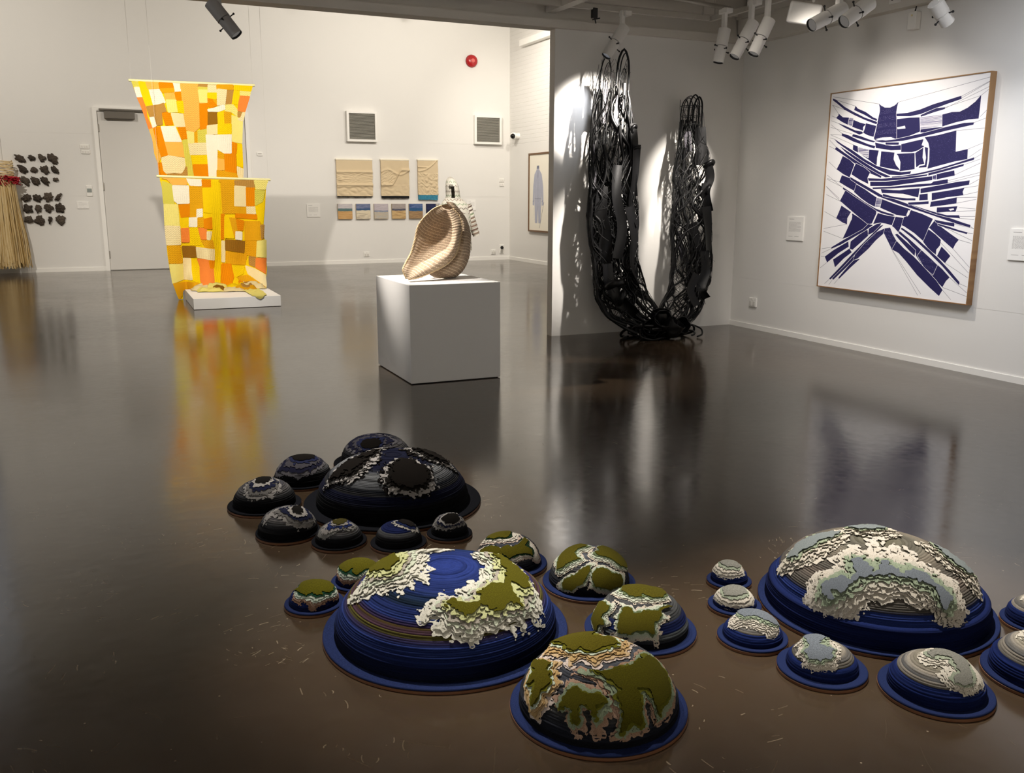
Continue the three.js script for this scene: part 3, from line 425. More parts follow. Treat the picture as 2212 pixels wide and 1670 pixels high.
patch('N', 'grey', [-250, -250, 150, -350, 420, -100, 330, 240, 120, 330, -60, 200, -180, 80], [-80, -150, 140, -200, 260, -40, 160, 130, 30, 80]);
patch('O', 'grey', [-320, -200, 60, -330, 350, -100, 280, 260, 40, 340, -220, 240, -330, 60], [-120, -100, 100, -160, 180, 20, 60, 140, -80, 90]);

// ------------------------------------------------------------------ framed print on the right wall
const NAVY = '#1a1550';
const PW = 1.694, PH = 1.788, inkJobs = [];
function ink(kind, pts) { inkJobs.push([kind, pts]); }
ink('K',[349,79,358,86,389,100,424,103,454,95,475,81,469,103,467,127,475,176,483,217,483,257,412,241,343,250,333,241,343,204,348,167,353,143,359,114,357,98]);
ink('n',[12,25,36,33,105,74,173,104,257,138,338,162,348,169,339,173,258,147,180,118,107,87,44,49,16,34]);
ink('n',[185,76,202,90,260,111,318,142,343,150,341,158,306,146,255,123,178,94]);
ink('n',[470,135,540,136,619,126,695,109,770,98,849,86,852,98,772,113,698,129,622,146,558,151,472,145]);
ink('n',[623,152,673,138,713,128,764,128,763,134,700,144,644,155,626,158]);
ink('n',[476,160,559,159,621,162,629,225,569,240,527,255,488,258]);
ink('w',[481,198,531,193,536,206,485,207]);
ink('h',[621,162,753,159,759,206,683,213,631,221]);
ink('k',[753,159,806,152,850,154,892,140,931,117,957,93,957,142,956,189,903,189,832,197,759,210]);
ink('n',[631,217,709,214,780,215,786,221,736,227,659,231,632,229]);
ink('n',[343,254,488,253,633,237,785,215,881,204,933,205,932,213,883,219,787,230,661,247,528,262,391,263]);
ink('w',[342,246,389,240,447,241,482,253,414,256]);
ink('k',[65,105,98,125,150,131,177,143,223,159,267,170,250,182,252,199,213,188,161,172,94,146,49,124,64,114]);
ink('h',[147,130,176,135,171,173,141,162]);
ink('k',[269,166,341,183,329,233,291,224,256,210,266,187]);
ink('n',[69,153,123,170,196,196,246,205,253,212,229,217,184,201,117,176]);
ink('n',[185,214,243,228,294,244,343,257,332,260,270,247,177,223]);
ink('n',[101,205,154,219,220,244,297,269,346,280,341,290,273,272,189,249,102,216]);
ink('n',[344,263,393,273,463,285,519,283,522,304,454,303,395,294,353,288]);
ink('n',[415,266,501,270,501,279,416,275]);
ink('n',[519,279,584,270,652,262,653,266,645,289,662,294,627,310,590,317,523,314]);
ink('k',[662,254,739,249,841,234,849,327,915,318,918,360,854,367,781,380,696,396,702,362,697,307,686,279]);
ink('n',[191,266,230,279,300,295,372,302,365,335,366,373,305,341,240,309,191,290]);
ink('h',[227,279,303,295,304,333,233,305]);
ink('k',[391,307,478,316,476,343,515,385,522,398,459,390,390,378]);
ink('k',[496,323,607,323,616,396,523,404,524,365]);
ink('w',[488,323,503,329,523,361,525,398,497,376,477,347]);
ink('k',[612,323,657,301,658,345,672,373,646,376,626,388]);
ink('n',[667,298,686,303,690,354,687,389,642,390,647,384,678,381,681,346]);
ink('n',[48,231,107,260,188,294,281,341,370,377,466,400,535,410,595,407,591,417,525,422,457,419,371,390,269,349,176,302,73,250]);
ink('n',[99,273,177,309,283,358,384,403,464,429,435,431,343,402,232,348,144,303]);
ink('n',[66,272,132,305,213,343,311,388,405,426,403,433,313,405,208,356,133,318,57,282]);
ink('n',[475,430,548,427,656,415,758,399,855,378,955,355,954,364,856,384,759,405,656,421,549,433,482,436]);
ink('n',[704,418,784,404,857,390,902,382,901,389,834,403,760,417,705,427]);
ink('k',[120,320,174,341,209,364,194,399,181,427,137,411,82,385,104,352]);
ink('n',[221,360,286,383,325,406,310,431,319,461,255,439,195,412,210,377]);
ink('n',[316,435,407,439,549,433,699,423,694,428,550,443,437,448,321,446]);
ink('n',[333,453,438,454,578,443,731,432,731,448,607,460,469,473,336,472]);
ink('n',[751,424,801,416,852,409,857,430,809,437,754,446]);
ink('h',[731,430,751,426,754,446,733,448]);
ink('n',[352,481,498,477,636,468,725,465,740,456,820,447,822,464,767,470,664,477,499,484,356,487]);
ink('k',[125,417,191,434,236,460,224,495,170,475,109,450]);
ink('n',[665,488,768,475,866,461,943,454,942,471,869,482,770,495,668,508]);
ink('n',[187,427,257,454,347,489,422,519,505,537,609,563,731,590,837,616,939,641,973,648,972,657,890,642,759,610,611,576,495,548,399,523,323,493,245,462,192,438]);
ink('k',[236,464,298,489,350,514,388,531,381,574,331,557,278,532,224,501]);
ink('h',[388,531,421,536,417,578,381,574]);
ink('n',[424,538,508,560,612,584,594,617,526,610,417,578]);
ink('n',[142,479,213,510,306,553,382,583,443,599,515,612,504,617,432,605,358,583,281,551,201,514,139,485]);
ink('k',[160,494,234,528,332,570,390,595,391,608,367,656,343,661,277,628,196,585,126,546]);
ink('K',[139,572,211,603,188,634,189,665,152,655,107,636,126,599]);
ink('n',[224,611,277,632,343,665,320,681,243,717,168,740,190,701,216,651]);
ink('w',[208,607,225,620,222,642,198,663,193,643]);
ink('n',[403,606,469,617,518,621,503,661,462,654,426,650,379,658]);
ink('k',[524,621,576,626,568,655,550,693,522,673,507,665]);
ink('n',[618,588,690,605,756,626,735,666,711,728,653,694,583,663,568,659,578,622,604,613]);
ink('w',[601,588,615,590,609,609,597,619,592,609]);
ink('k',[768,634,801,657,866,690,917,715,902,732,890,756,841,727,791,697,740,666]);
ink('n',[736,675,781,697,815,720,813,744,795,765,798,789,753,767,712,732]);
ink('n',[824,751,857,773,879,790,866,805,853,823,804,794,816,768]);
ink('w',[795,765,804,756,815,764,805,788,795,789]);
ink('n',[570,672,638,702,725,752,810,804,883,855,946,904,945,916,913,893,840,838,755,783,668,730,580,684,565,678]);
ink('n',[558,689,630,728,706,773,781,818,842,854,887,887,869,904,852,934,802,902,732,854,677,800,669,775,614,732,553,697]);
ink('K',[706,773,781,818,809,836,789,882,732,850,685,799]);
ink('n',[543,702,591,729,645,760,669,775,666,800,624,773,563,730,532,706]);
ink('n',[515,758,541,735,596,771,661,805,744,861,813,909,854,948,837,976,775,941,694,890,620,832,565,793,511,775]);
ink('n',[626,565,703,583,784,599,836,608,905,607,911,618,847,616,774,604,676,579]);
ink('k',[736,548,817,538,882,528,883,553,820,561,733,570]);
ink('n',[663,515,710,511,714,538,664,541]);
ink('k',[736,509,822,499,918,486,911,503,917,517,825,526,740,540]);
ink('n',[410,489,489,494,534,495,589,490,659,486,654,527,559,510,502,508,420,506]);
ink('n',[427,512,504,527,584,533,638,533,639,541,562,541,487,531,428,523]);
ink('n',[597,553,673,549,720,546,721,556,663,560,598,562]);
ink('n',[775,574,831,571,890,567,883,590,833,591,776,596]);
ink('w',[842,579,871,576,875,582,853,587]);
ink('n',[767,630,829,638,883,642,884,656,831,650,779,641]);
ink('n',[790,647,852,659,914,673,961,681,959,687,894,675,833,662,791,653]);
ink('n',[343,661,309,688,243,717,175,747,87,789,87,796,158,770,244,730,322,694,374,665]);
ink('n',[209,754,215,779,143,816,61,870,41,841,102,805]);
ink('k',[340,689,349,717,292,759,245,793,226,789,228,753,287,715]);
ink('n',[222,790,240,807,186,841,125,891,107,853,170,819]);
ink('k',[351,683,403,659,432,654,407,689,372,704,349,713]);
ink('n',[428,667,373,712,294,777,248,815,171,883,88,954,98,958,190,882,267,814,329,758,396,703,445,663]);
ink('n',[256,828,197,881,111,952,119,958,205,890,269,836]);
ink('n',[264,846,229,875,158,944,162,950,237,888,301,839]);
ink('K',[408,698,459,679,450,705,406,737,357,783,288,835,258,846,267,818,329,758]);
ink('K',[459,679,493,674,515,707,541,735,517,775,483,734,456,701]);
ink('l',[14,16,349,79]);
ink('l',[475,81,995,21]);
ink('l',[849,88,997,37]);
ink('l',[851,96,997,39]);
ink('l',[764,132,996,60]);
ink('l',[957,93,995,71]);
ink('l',[623,154,955,94]);
ink('l',[15,58,65,105]);
ink('l',[12,57,186,114]);
ink('l',[15,27,185,76]);
ink('l',[15,112,49,124]);
ink('l',[14,136,69,153]);
ink('l',[13,156,101,205]);
ink('l',[11,169,185,214]);
ink('l',[15,205,102,214]);
ink('l',[14,223,48,231]);
ink('l',[11,234,66,272]);
ink('l',[12,265,57,282]);
ink('l',[15,207,191,266]);
ink('l',[17,345,82,385]);
ink('l',[11,413,132,477]);
ink('l',[13,431,109,450]);
ink('l',[13,435,142,479]);
ink('l',[11,472,118,535]);
ink('l',[965,182,996,157]);
ink('l',[933,206,996,190]);
ink('l',[841,234,994,232]);
ink('l',[915,318,996,294]);
ink('l',[925,354,990,318]);
ink('l',[956,359,991,342]);
ink('l',[902,385,991,362]);
ink('l',[857,428,993,379]);
ink('l',[821,453,994,420]);
ink('l',[822,462,996,431]);
ink('l',[945,471,994,449]);
ink('l',[913,486,993,477]);
ink('l',[917,517,994,503]);
ink('l',[882,528,992,526]);
ink('l',[883,553,991,535]);
ink('l',[900,572,992,577]);
ink('l',[888,590,993,584]);
ink('l',[910,611,994,609]);
ink('l',[906,619,991,624]);
ink('l',[883,646,994,662]);
ink('l',[973,652,992,664]);
ink('l',[961,683,992,685]);
ink('l',[790,649,992,716]);
ink('l',[917,715,988,728]);
ink('l',[890,756,993,834]);
ink('l',[811,728,991,859]);
ink('l',[853,823,989,881]);
ink('l',[887,887,994,949]);
ink('l',[945,910,992,922]);
ink('l',[853,936,996,965]);
ink('l',[854,948,907,987]);
ink('l',[514,775,709,986]);
ink('l',[524,783,727,978]);
ink('l',[11,603,107,636]);
ink('l',[14,693,189,665]);
ink('l',[16,707,168,740]);
ink('l',[12,800,87,789]);
ink('l',[11,824,100,791]);
ink('l',[10,840,41,841]);
ink('l',[9,903,61,870]);
ink('l',[53,985,91,956]);
ink('l',[88,987,115,956]);
ink('l',[128,979,160,948]);
ink('l',[11,473,126,548]);
ink('l',[15,514,130,550]);
const printTex = canvasTex(1600, 1690, (g, w, h) => {
  const r = rng(5); g.fillStyle = '#f6f5f6'; g.fillRect(0, 0, w, h);
  const path = (p, close = true) => { g.beginPath(); for (let i = 0; i < p.length; i += 2) { const x = p[i] / 1000 * w, y = p[i + 1] / 1000 * h; i ? g.lineTo(x, y) : g.moveTo(x, y); } if (close) g.closePath(); };
  g.lineJoin = 'round';
  for (const [k, p] of inkJobs) {
    if (k === 'l') { g.strokeStyle = '#4a4858'; g.lineWidth = 2; path(p, false); g.stroke(); continue; }
    path(p);
    if (k !== 'w') { g.strokeStyle = '#f6f5f6'; g.lineWidth = 9; g.stroke(); }
    g.fillStyle = k === 'w' || k === 'h' ? '#f6f5f6' : NAVY; g.fill(); if (k !== 'w' && k !== 'h') { g.strokeStyle = NAVY; g.lineWidth = 2.5; g.stroke(); }
    if (k === 'n' || k === 'w') continue;
    g.save(); path(p); g.clip(); // knitted relief: broken rows of fine marks along the piece
    let x0 = 1e9, x1 = -1e9, y0 = 1e9, y1 = -1e9; for (let i = 0; i < p.length; i += 2) { x0 = Math.min(x0, p[i]); x1 = Math.max(x1, p[i]); y0 = Math.min(y0, p[i + 1]); y1 = Math.max(y1, p[i + 1]); }
    x0 *= w / 1000; x1 *= w / 1000; y0 *= h / 1000; y1 *= h / 1000;
    if (k === 'h') { g.strokeStyle = NAVY; for (let i = 0; i < 26; i++) { const t = i / 26; g.lineWidth = 0.8 + r() * 2.2; g.globalAlpha = 0.5 + r() * 0.5; g.beginPath(); g.moveTo(x0, lerp(y0 + 6, y1 - 6, t)); g.lineTo(x1, lerp(y0, y1, clamp(t - 0.06 + r() * 0.05))); g.stroke(); } }
    else {
      g.strokeStyle = k === 'K' ? '#d9d7e6' : '#8884b4'; const rows = (y1 - y0) / (k === 'K' ? 9 : 11);
      for (let i = 0; i < rows; i++) { if (k === 'K' && i % 6 > 3) continue; for (let x = x0; x < x1; x += 5) { if (r() < (k === 'K' ? 0.4 : 0.72)) continue; g.globalAlpha = 0.25 + r() * 0.55; g.lineWidth = 0.8 + r() * 1.6; const y = lerp(y0, y1, (i + 0.5) / rows) + Math.sin(x / 60) * 6; g.beginPath(); g.moveTo(x, y); g.lineTo(x + 2 + r() * 5, y + (r() - 0.5) * 4); g.stroke(); } }
    }
    g.restore(); g.globalAlpha = 1;
  }
});
{
  const z1 = -6.775, z2 = -5.081, y1 = 0.554, y2 = 2.342, xf = XR - 0.06, o = thing('framed_print', 'large navy and white knit-pattern print in a thin oak box frame on the right wall', 'picture', [XR, 1.448, -5.928]);
  const L = (g) => { g.translate(-XR, -1.448, 5.928); return g; }, oak = mat(0xa9845a, 0.5, { map: canvasTex(256, 64, (g, w, h) => { const r = rng(3); g.fillStyle = '#fff'; g.fillRect(0, 0, w, h); for (let i = 0; i < 160; i++) { g.globalAlpha = 0.08 + r() * 0.14; g.fillStyle = r() < 0.5 ? '#7d6040' : '#e8d8c0'; g.fillRect(0, r() * h, w, 0.5 + r() * 2); } }) });
  const s = mesh('canvas', L((() => { const g = new THREE.PlaneGeometry(z2 - z1 - 0.012, y2 - y1 - 0.012); g.rotateY(-Math.PI / 2); g.translate(xf + 0.006, (y1 + y2) / 2, (z1 + z2) / 2); return g; })()), mat(0xffffff, 0.75, { map: printTex }), o);
  mesh('backing_board', L(box(xf + 0.007, y1 + 0.006, z1 + 0.006, XR - 0.006, y2 - 0.006, z2 - 0.006)), mat(0xeeeeea, 0.8), o);
  for (const b of [[y1, z1, y2, z1 + 0.008], [y1, z2 - 0.008, y2, z2], [y1, z1 + 0.008, y1 + 0.008, z2 - 0.008], [y2 - 0.008, z1 + 0.008, y2, z2 - 0.008]]) mesh('frame_member', L(box(xf - 0.002, b[0], b[1], XR - 0.002, b[2], b[3])), oak, o);
}

// ------------------------------------------------------------------ plinths
{
  const o = thing('plinth', 'tall white cube plinth carrying the woven basket sculpture', 'plinth', [2.389, 0, -6.851]);
  mesh('plinth_body', rbox(0.732, 0.745, 0.908, 0.003, 0, 0.379, 0), plinthMat, o);
  mesh('recessed_foot', box(-0.35, 0, -0.44, 0.35, 0.008, 0.44), darkMat, o);
  const q = thing('plinth', 'low flat white plinth under the yellow hangings', 'plinth', [1.468, 0, -12.43]);
  mesh('plinth_body', rbox(1.07, 0.134, 1.26, 0.003, 0, 0.071, 0), plinthMat, q);
  mesh('recessed_foot', box(-0.51, 0, -0.6, 0.51, 0.005, 0.6), darkMat, q);
  tag(mesh('caption_card', rbox(0.12, 0.003, 0.07, 0.001), labelMat), 'small white caption card lying on the back left of the cube plinth', 'label').position.set(2.12, 0.7538, -7.2);
}

// ------------------------------------------------------------------ yellow patchwork hangings
const KNIT = [
  dataTex(128, (u, v) => { const n = 128 + 100 * Math.sin(u * Math.PI * 2 * 8) * 0.6 + 40 * Math.sin(v * Math.PI * 2 * 14); return [n, n, n]; }),
  dataTex(128, (u, v) => { const n = 128 + 90 * Math.sin((v + 0.03 * Math.sin(u * 38)) * Math.PI * 2 * 8) + 25 * Math.sin(u * Math.PI * 2 * 16); return [n, n, n]; }),
  dataTex(128, (u, v) => { const n = 128 + 80 * Math.sin(u * Math.PI * 2 * 10) * Math.sin(v * Math.PI * 2 * 10); return [n, n, n]; }),
];
KNIT.forEach((t) => t.repeat.set(5, 5));
const YEL = { y: 0xf6cf0e, o: 0xe88a06, a: 0xf6b650, c: 0xf0dda6, w: 0xf5ecd2, t: 0xb98a42, l: 0xf1e27e, g: 0xd8cc52, b: 0x94661c, p: 0xf2883a, m: 0xe3a416 };
const clothMats = {};
const clothMat = (k, i) => clothMats[k + i] ??= new THREE.MeshPhysicalMaterial({ color: YEL[k], roughness: 0.95, bumpMap: KNIT[i], bumpScale: 0.004, side: THREE.DoubleSide, specularIntensity: 0.2 });
const hangings = {};
const fold = { // gentle drape of each hanging, metres toward the viewer
  upper: (x, y) => 0.05 * Math.sin(x * 3.4 + 0.5) * smooth(2.9, 1.9, y) + 0.018 * Math.sin(x * 11 + y * 1.5) * smooth(2.9, 2.2, y),
  lower: (x, y) => (0.05 * Math.sin(x * 9.5 + 0.6 * y + 1.6) + 0.03 * Math.sin(x * 17 - y)) * smooth(1.6, 0.5, y) + 0.25 * smooth(0.62, 0.1, y) ** 2 * smooth(0.95, 1.05, x),
};
function outlineShape(pts, step = 0.05) {
  const v = []; for (let i = 0, n = pts.length / 2; i < n; i++) { const j = (i + 1) % n, a = [pts[2 * i] / 1000, pts[2 * i + 1] / 1000], b = [pts[2 * j] / 1000, pts[2 * j + 1] / 1000], m = Math.max(1, Math.ceil(Math.hypot(b[0] - a[0], b[1] - a[1]) / step)); for (let s = 0; s < m; s++) v.push(new THREE.Vector2(lerp(a[0], b[0], s / m), lerp(a[1], b[1], s / m))); }
  return v;
}
function insidePoly(p, x, y) { return sdf(p, x, y) > 0; }
function sheet(pts, cell, z, f, th, grow = 0) { // a draped cloth of real thickness filling a traced outline: grid clipped softly at the outline
  const poly = pts.map((v) => v / 1000); let x0 = 9, x1 = -9, y0 = 9, y1 = -9; for (let i = 0; i < poly.length; i += 2) { x0 = Math.min(x0, poly[i]); x1 = Math.max(x1, poly[i]); y0 = Math.min(y0, poly[i + 1]); y1 = Math.max(y1, poly[i + 1]); }
  if (grow) { x0 -= grow; y0 -= grow; x1 += grow + cell; y1 += grow + cell; }
  const W = Math.ceil((x1 - x0) / cell) + 1, H = Math.ceil((y1 - y0) / cell) + 1, P = [], U = [];
  const F = (x, y) => sdf(poly, x, y) + grow;
  const put = (x, y, d) => { P.push(x, Math.max(0.004, y), z + f(x, y) + d); U.push(x, y); };
  const tri = (A, B, C) => {
    const v = [A, B, C]; const ins = v.filter((p) => p[2] > 0).length; if (!ins) return; const q = [], cut = [];
    for (let i = 0; i < 3; i++) { const a = v[i], b = v[(i + 1) % 3]; if (a[2] > 0) q.push(a); if ((a[2] > 0) !== (b[2] > 0)) { const t = a[2] / (a[2] - b[2]), m = [lerp(a[0], b[0], t), lerp(a[1], b[1], t), 0]; q.push(m); cut.push(m); } }
    for (let i = 1; i < q.length - 1; i++) { for (const k of [q[0], q[i], q[i + 1]]) put(k[0], k[1], th); for (const k of [q[0], q[i + 1], q[i]]) put(k[0], k[1], 0); }
    if (cut.length === 2) { const [a, b] = cut; put(a[0], a[1], 0); put(b[0], b[1], 0); put(a[0], a[1], th); put(a[0], a[1], th); put(b[0], b[1], 0); put(b[0], b[1], th); }
  };
  const S = []; for (let j = 0; j < H; j++) for (let i = 0; i < W; i++) S.push([x0 - 0.001 + i * cell, y0 - 0.001 + j * cell, F(x0 - 0.001 + i * cell, y0 - 0.001 + j * cell)]);
  for (let j = 0; j < H - 1; j++) for (let i = 0; i < W - 1; i++) { const a = S[j * W + i], b = S[j * W + i + 1], c = S[(j + 1) * W + i], d = S[(j + 1) * W + i + 1]; tri(a, b, d); tri(a, d, c); }
  let g = new THREE.BufferGeometry(); g.setAttribute('position', new THREE.Float32BufferAttribute(P, 3)); g.setAttribute('uv', new THREE.Float32BufferAttribute(U, 2)); g.computeVertexNormals(); return g;
}
let swatchCount = 0;
function cloth(key, z, outline) {
  const up = key === 'upper', o = thing('patchwork_hanging', up ? 'upper yellow and orange knitted patchwork, spread wide at its bar and gathered below' : 'lower yellow knitted patchwork hanging that trails over the low white plinth', 'textile', [up ? 1.2 : 1.4, up ? 2.86 : 1.63, z]);
  const off = o.position.clone().negate(); hangings[key] = { o, z, off };
  const put = (g) => { g.translate(off.x, off.y, off.z); return g; };
  mesh('backing_cloth', put(sheet(outline, 0.03, z, fold[key], 0.006)), clothMat('y', 2), o);
  const a = [outline[0] / 1000, outline[1] / 1000], b = [outline[2] / 1000, outline[3] / 1000];
  mesh('hanging_bar', put(rod([a[0] - 0.03, a[1] + 0.005, z], [b[0] + 0.03, b[1] + 0.005, z], 0.017, 12)), mat(0xf3ecb0, 0.5), o);
  for (const p of [a, b]) mesh('suspension_wire', put(rod([p[0], p[1], z], [p[0], HT, z], 0.0012, 5)), mat(0xd8d6d0, 0.4), o);
}
function swatch(key, k, pts) {
  const { o, z, off } = hangings[key], i = swatchCount++ % 3;
  const g = sheet(pts, 0.014, z + 0.0075 + (swatchCount % 7) * 0.0008, fold[key], 0.005, 0.006); g.translate(off.x, off.y, off.z);
  mesh('knitted_swatch', g, clothMat(k, i), o);
}
cloth('upper',-13.3,[472,2862,2016,2875,1990,2809,1947,2675,1884,2497,1854,2363,1829,2088,1828,1828,1832,1747,1822,1639,725,1649,721,1819,688,1939,677,2128,645,2255,608,2415,562,2557,526,2664]);
swatch('upper','g',[476,2853,556,2849,567,2783,506,2780]);
swatch('upper','w',[506,2780,571,2783,595,2667,529,2660]);
swatch('upper','y',[561,2858,665,2846,671,2763,713,2555,634,2543,589,2701]);
swatch('upper','a',[649,2850,805,2853,816,2783,672,2767]);
swatch('upper','o',[809,2854,979,2854,991,2791,816,2774]);
swatch('upper','m',[816,2774,991,2791,996,2745,845,2729]);
swatch('upper','w',[979,2854,1078,2850,1084,2753,996,2745]);
swatch('upper','a',[1078,2850,1307,2857,1298,2789,1082,2787]);
swatch('upper','t',[1307,2857,1430,2859,1427,2808,1304,2823]);
swatch('upper','g',[1304,2823,1424,2820,1413,2790,1302,2785]);
swatch('upper','c',[1430,2855,1542,2852,1536,2757,1424,2756]);
swatch('upper','m',[1542,2861,1756,2871,1761,2811,1543,2805]);
swatch('upper','y',[1773,2868,2011,2862,1990,2800,1770,2811]);
swatch('upper','w',[667,2763,816,2774,874,2604,785,2574,718,2563]);
swatch('upper','a',[870,2726,996,2740,1010,2648,880,2638]);
swatch('upper','o',[1000,2741,1084,2749,1089,2634,1017,2631]);
swatch('upper','a',[1086,2783,1298,2784,1296,2310,1215,2238,1118,2261,1095,2484]);
swatch('upper','l',[1302,2785,1422,2790,1407,2626,1312,2618]);
swatch('upper','y',[1419,2752,1536,2757,1526,2674,1415,2691]);
swatch('upper','c',[1548,2809,1669,2802,1635,2610,1535,2597]);
swatch('upper','t',[1669,2802,1769,2798,1728,2622,1636,2614]);
swatch('upper','y',[1770,2807,1849,2806,1811,2617,1732,2622]);
swatch('upper','l',[1848,2802,1985,2795,1969,2737,1845,2741]);
swatch('upper','p',[1844,2732,1968,2729,1894,2524,1802,2538,1822,2652]);
swatch('upper','l',[884,2638,1010,2643,1028,2490,902,2481]);
swatch('upper','y',[1017,2627,1093,2630,1099,2476,1028,2490]);
swatch('upper','t',[634,2543,784,2570,852,2594,878,2493,815,2478,816,2320,749,2310,724,2428,666,2417]);
swatch('upper','p',[529,2656,595,2667,626,2543,633,2416,687,2265,645,2255,608,2415,563,2565]);
swatch('upper','o',[819,2478,919,2482,950,2325,857,2313]);
swatch('upper','c',[935,2470,1094,2467,1104,2304,973,2300]);
swatch('upper','w',[665,2409,724,2428,749,2310,696,2274]);
swatch('upper','o',[1415,2682,1483,2668,1530,2597,1459,2559,1408,2574]);
swatch('upper','m',[1483,2668,1535,2666,1531,2605]);
swatch('upper','w',[1405,2535,1502,2561,1627,2609,1632,2548,1542,2515,1413,2514]);
swatch('upper','l',[1635,2610,1741,2614,1798,2546,1793,2458,1717,2517,1630,2522]);
swatch('upper','b',[1404,2509,1533,2510,1524,2352,1392,2331]);
swatch('upper','y',[1533,2501,1622,2539,1620,2364,1532,2348]);
swatch('upper','m',[1621,2518,1708,2508,1700,2367,1620,2360]);
swatch('upper','o',[1308,2613,1406,2617,1386,2296,1298,2275]);
swatch('upper','c',[1388,2326,1532,2344,1520,2221,1385,2213]);
swatch('upper','y',[1528,2348,1703,2358,1696,2226,1520,2216]);
swatch('upper','l',[1710,2473,1793,2449,1856,2399,1830,2106,1694,2124]);
swatch('upper','t',[1801,2520,1859,2522,1837,2451,1798,2458]);
swatch('upper','c',[1863,2514,1894,2515,1861,2399,1791,2423,1837,2447]);
swatch('upper','o',[696,2274,789,2294,817,2114,854,1925,769,1906,725,2103]);
swatch('upper','w',[797,2294,973,2300,1044,2107,834,2106]);
swatch('upper','o',[1005,2284,1103,2295,1123,2149,1050,2138]);
swatch('upper','l',[1121,2244,1210,2234,1205,2098,1132,2092]);
swatch('upper','m',[1214,2234,1267,2248,1257,2100,1209,2099]);
swatch('upper','g',[1267,2257,1385,2287,1360,2102,1261,2096]);
swatch('upper','a',[833,2102,1044,2103,1077,1903,863,1930]);
swatch('upper','g',[1058,2129,1127,2149,1170,1641,1093,1640,1076,1895]);
swatch('upper','c',[1132,2088,1360,2098,1372,1949,1147,1940]);
swatch('upper','w',[1367,2208,1471,2202,1497,2000,1471,1644,1374,1643,1372,1953]);
swatch('upper','w',[1480,2202,1695,2217,1680,1968,1587,1967,1503,2018]);
swatch('upper','y',[1160,1936,1368,1944,1368,1816,1169,1813]);
swatch('upper','o',[1173,1809,1368,1812,1370,1643,1175,1641]);
swatch('upper','o',[1698,2120,1763,2095,1742,1961,1684,1955]);
swatch('upper','m',[1501,1982,1587,1962,1583,1886,1491,1902]);
swatch('upper','a',[1491,1894,1582,1878,1583,1744,1481,1742]);
swatch('upper','o',[1591,1958,1737,1952,1731,1701,1586,1721]);
swatch('upper','m',[1481,1738,1731,1692,1746,1642,1475,1644]);
swatch('upper','y',[1772,2095,1829,2088,1825,1783,1755,1800]);
swatch('upper','c',[1745,1791,1828,1756,1817,1643,1750,1647]);
swatch('upper','c',[776,1889,862,1921,1080,1886,1079,1816,1032,1692,922,1699,820,1689,774,1741]);
swatch('upper','a',[649,2251,692,2265,729,2043,768,1897,725,1823,691,1982,681,2128]);
swatch('upper','o',[725,1819,767,1828,780,1715,827,1659,730,1658]);
swatch('upper','t',[837,1681,1023,1683,1090,1781,1089,1644,834,1646]);
cloth('lower',-13.1,[714,1640,2130,1607,2093,1487,2069,1245,2031,1001,2028,817,2052,694,2035,384,1992,260,1980,148,1869,139,1120,155,1095,132,910,121,908,5,877,-24,845,8,821,82,785,216,759,397,745,601,742,802,735,1014,744,1282,737,1502]);
swatch('lower','a',[735,1623,1052,1609,1058,1539,873,1538,811,1606]);
swatch('lower','w',[1052,1614,1250,1605,1239,1523,1097,1528]);
swatch('lower','o',[1250,1605,1370,1600,1364,1506,1255,1505]);
swatch('lower','m',[1473,1601,1677,1597,1670,1573,1472,1578]);
swatch('lower','t',[1677,1597,1937,1599,1932,1504,1819,1509,1673,1532]);
swatch('lower','l',[1937,1599,2123,1601,2081,1481,1955,1486]);
swatch('lower','g',[743,1583,868,1538,878,1288,745,1294]);
swatch('lower','w',[872,1526,1074,1522,1070,1294,923,1288,881,1329]);
swatch('lower','m',[1085,1522,1249,1505,1241,1294,1075,1294]);
swatch('lower','y',[1254,1499,1369,1500,1353,1163,1250,1175]);
swatch('lower','y',[1375,1600,1473,1589,1469,1246,1444,645,1382,219,1285,173,1342,526,1357,1127]);
swatch('lower','m',[1494,1566,1669,1567,1657,1155,1498,1156]);
swatch('lower','c',[1673,1526,1820,1515,1811,1251,1657,1257]);
swatch('lower','o',[1825,1503,1932,1498,1925,1257,1817,1257]);
swatch('lower','g',[1942,1474,2074,1462,2036,1317,1931,1263]);
swatch('lower','y',[1930,1251,2062,1354,2025,1001,1955,1051]);
swatch('lower','m',[1663,1251,1810,1245,1805,1143,1663,1161]);
swatch('lower','c',[1817,1251,1924,1251,1931,1148,1817,1143]);
swatch('lower','o',[1663,1149,1942,1136,1945,1075,1660,1101]);
swatch('lower','l',[749,1282,922,1276,925,994,740,1002]);
swatch('lower','c',[740,996,930,988,925,745,744,743]);
swatch('lower','o',[933,1270,1069,1282,1058,1117,955,1106]);
swatch('lower','m',[1075,1288,1240,1288,1236,1223,1156,1217,1149,1117,1063,1111]);
swatch('lower','w',[1161,1211,1230,1217,1224,1116,1154,1111]);
swatch('lower','y',[955,1100,1051,1105,1036,964,957,964]);
swatch('lower','w',[1059,1099,1160,1105,1151,980,1051,981]);
swatch('lower','m',[1165,1099,1237,1098,1229,973,1157,974]);
swatch('lower','o',[1241,1080,1344,1103,1340,948,1237,961]);
swatch('lower','p',[945,959,1042,963,1040,773,944,775]);
swatch('lower','y',[1050,963,1151,968,1176,735,1044,737]);
swatch('lower','p',[1162,968,1265,955,1256,811,1186,813]);
swatch('lower','c',[1268,913,1332,912,1301,799,1262,811]);
swatch('lower','m',[1185,795,1336,792,1352,683,1237,698]);
swatch('lower','b',[940,721,1111,712,1113,568,947,572]);
swatch('lower','c',[1120,706,1352,671,1342,526,1124,568]);
swatch('lower','m',[754,731,918,728,930,494,760,499]);
swatch('lower','l',[763,487,935,488,932,271,781,228]);
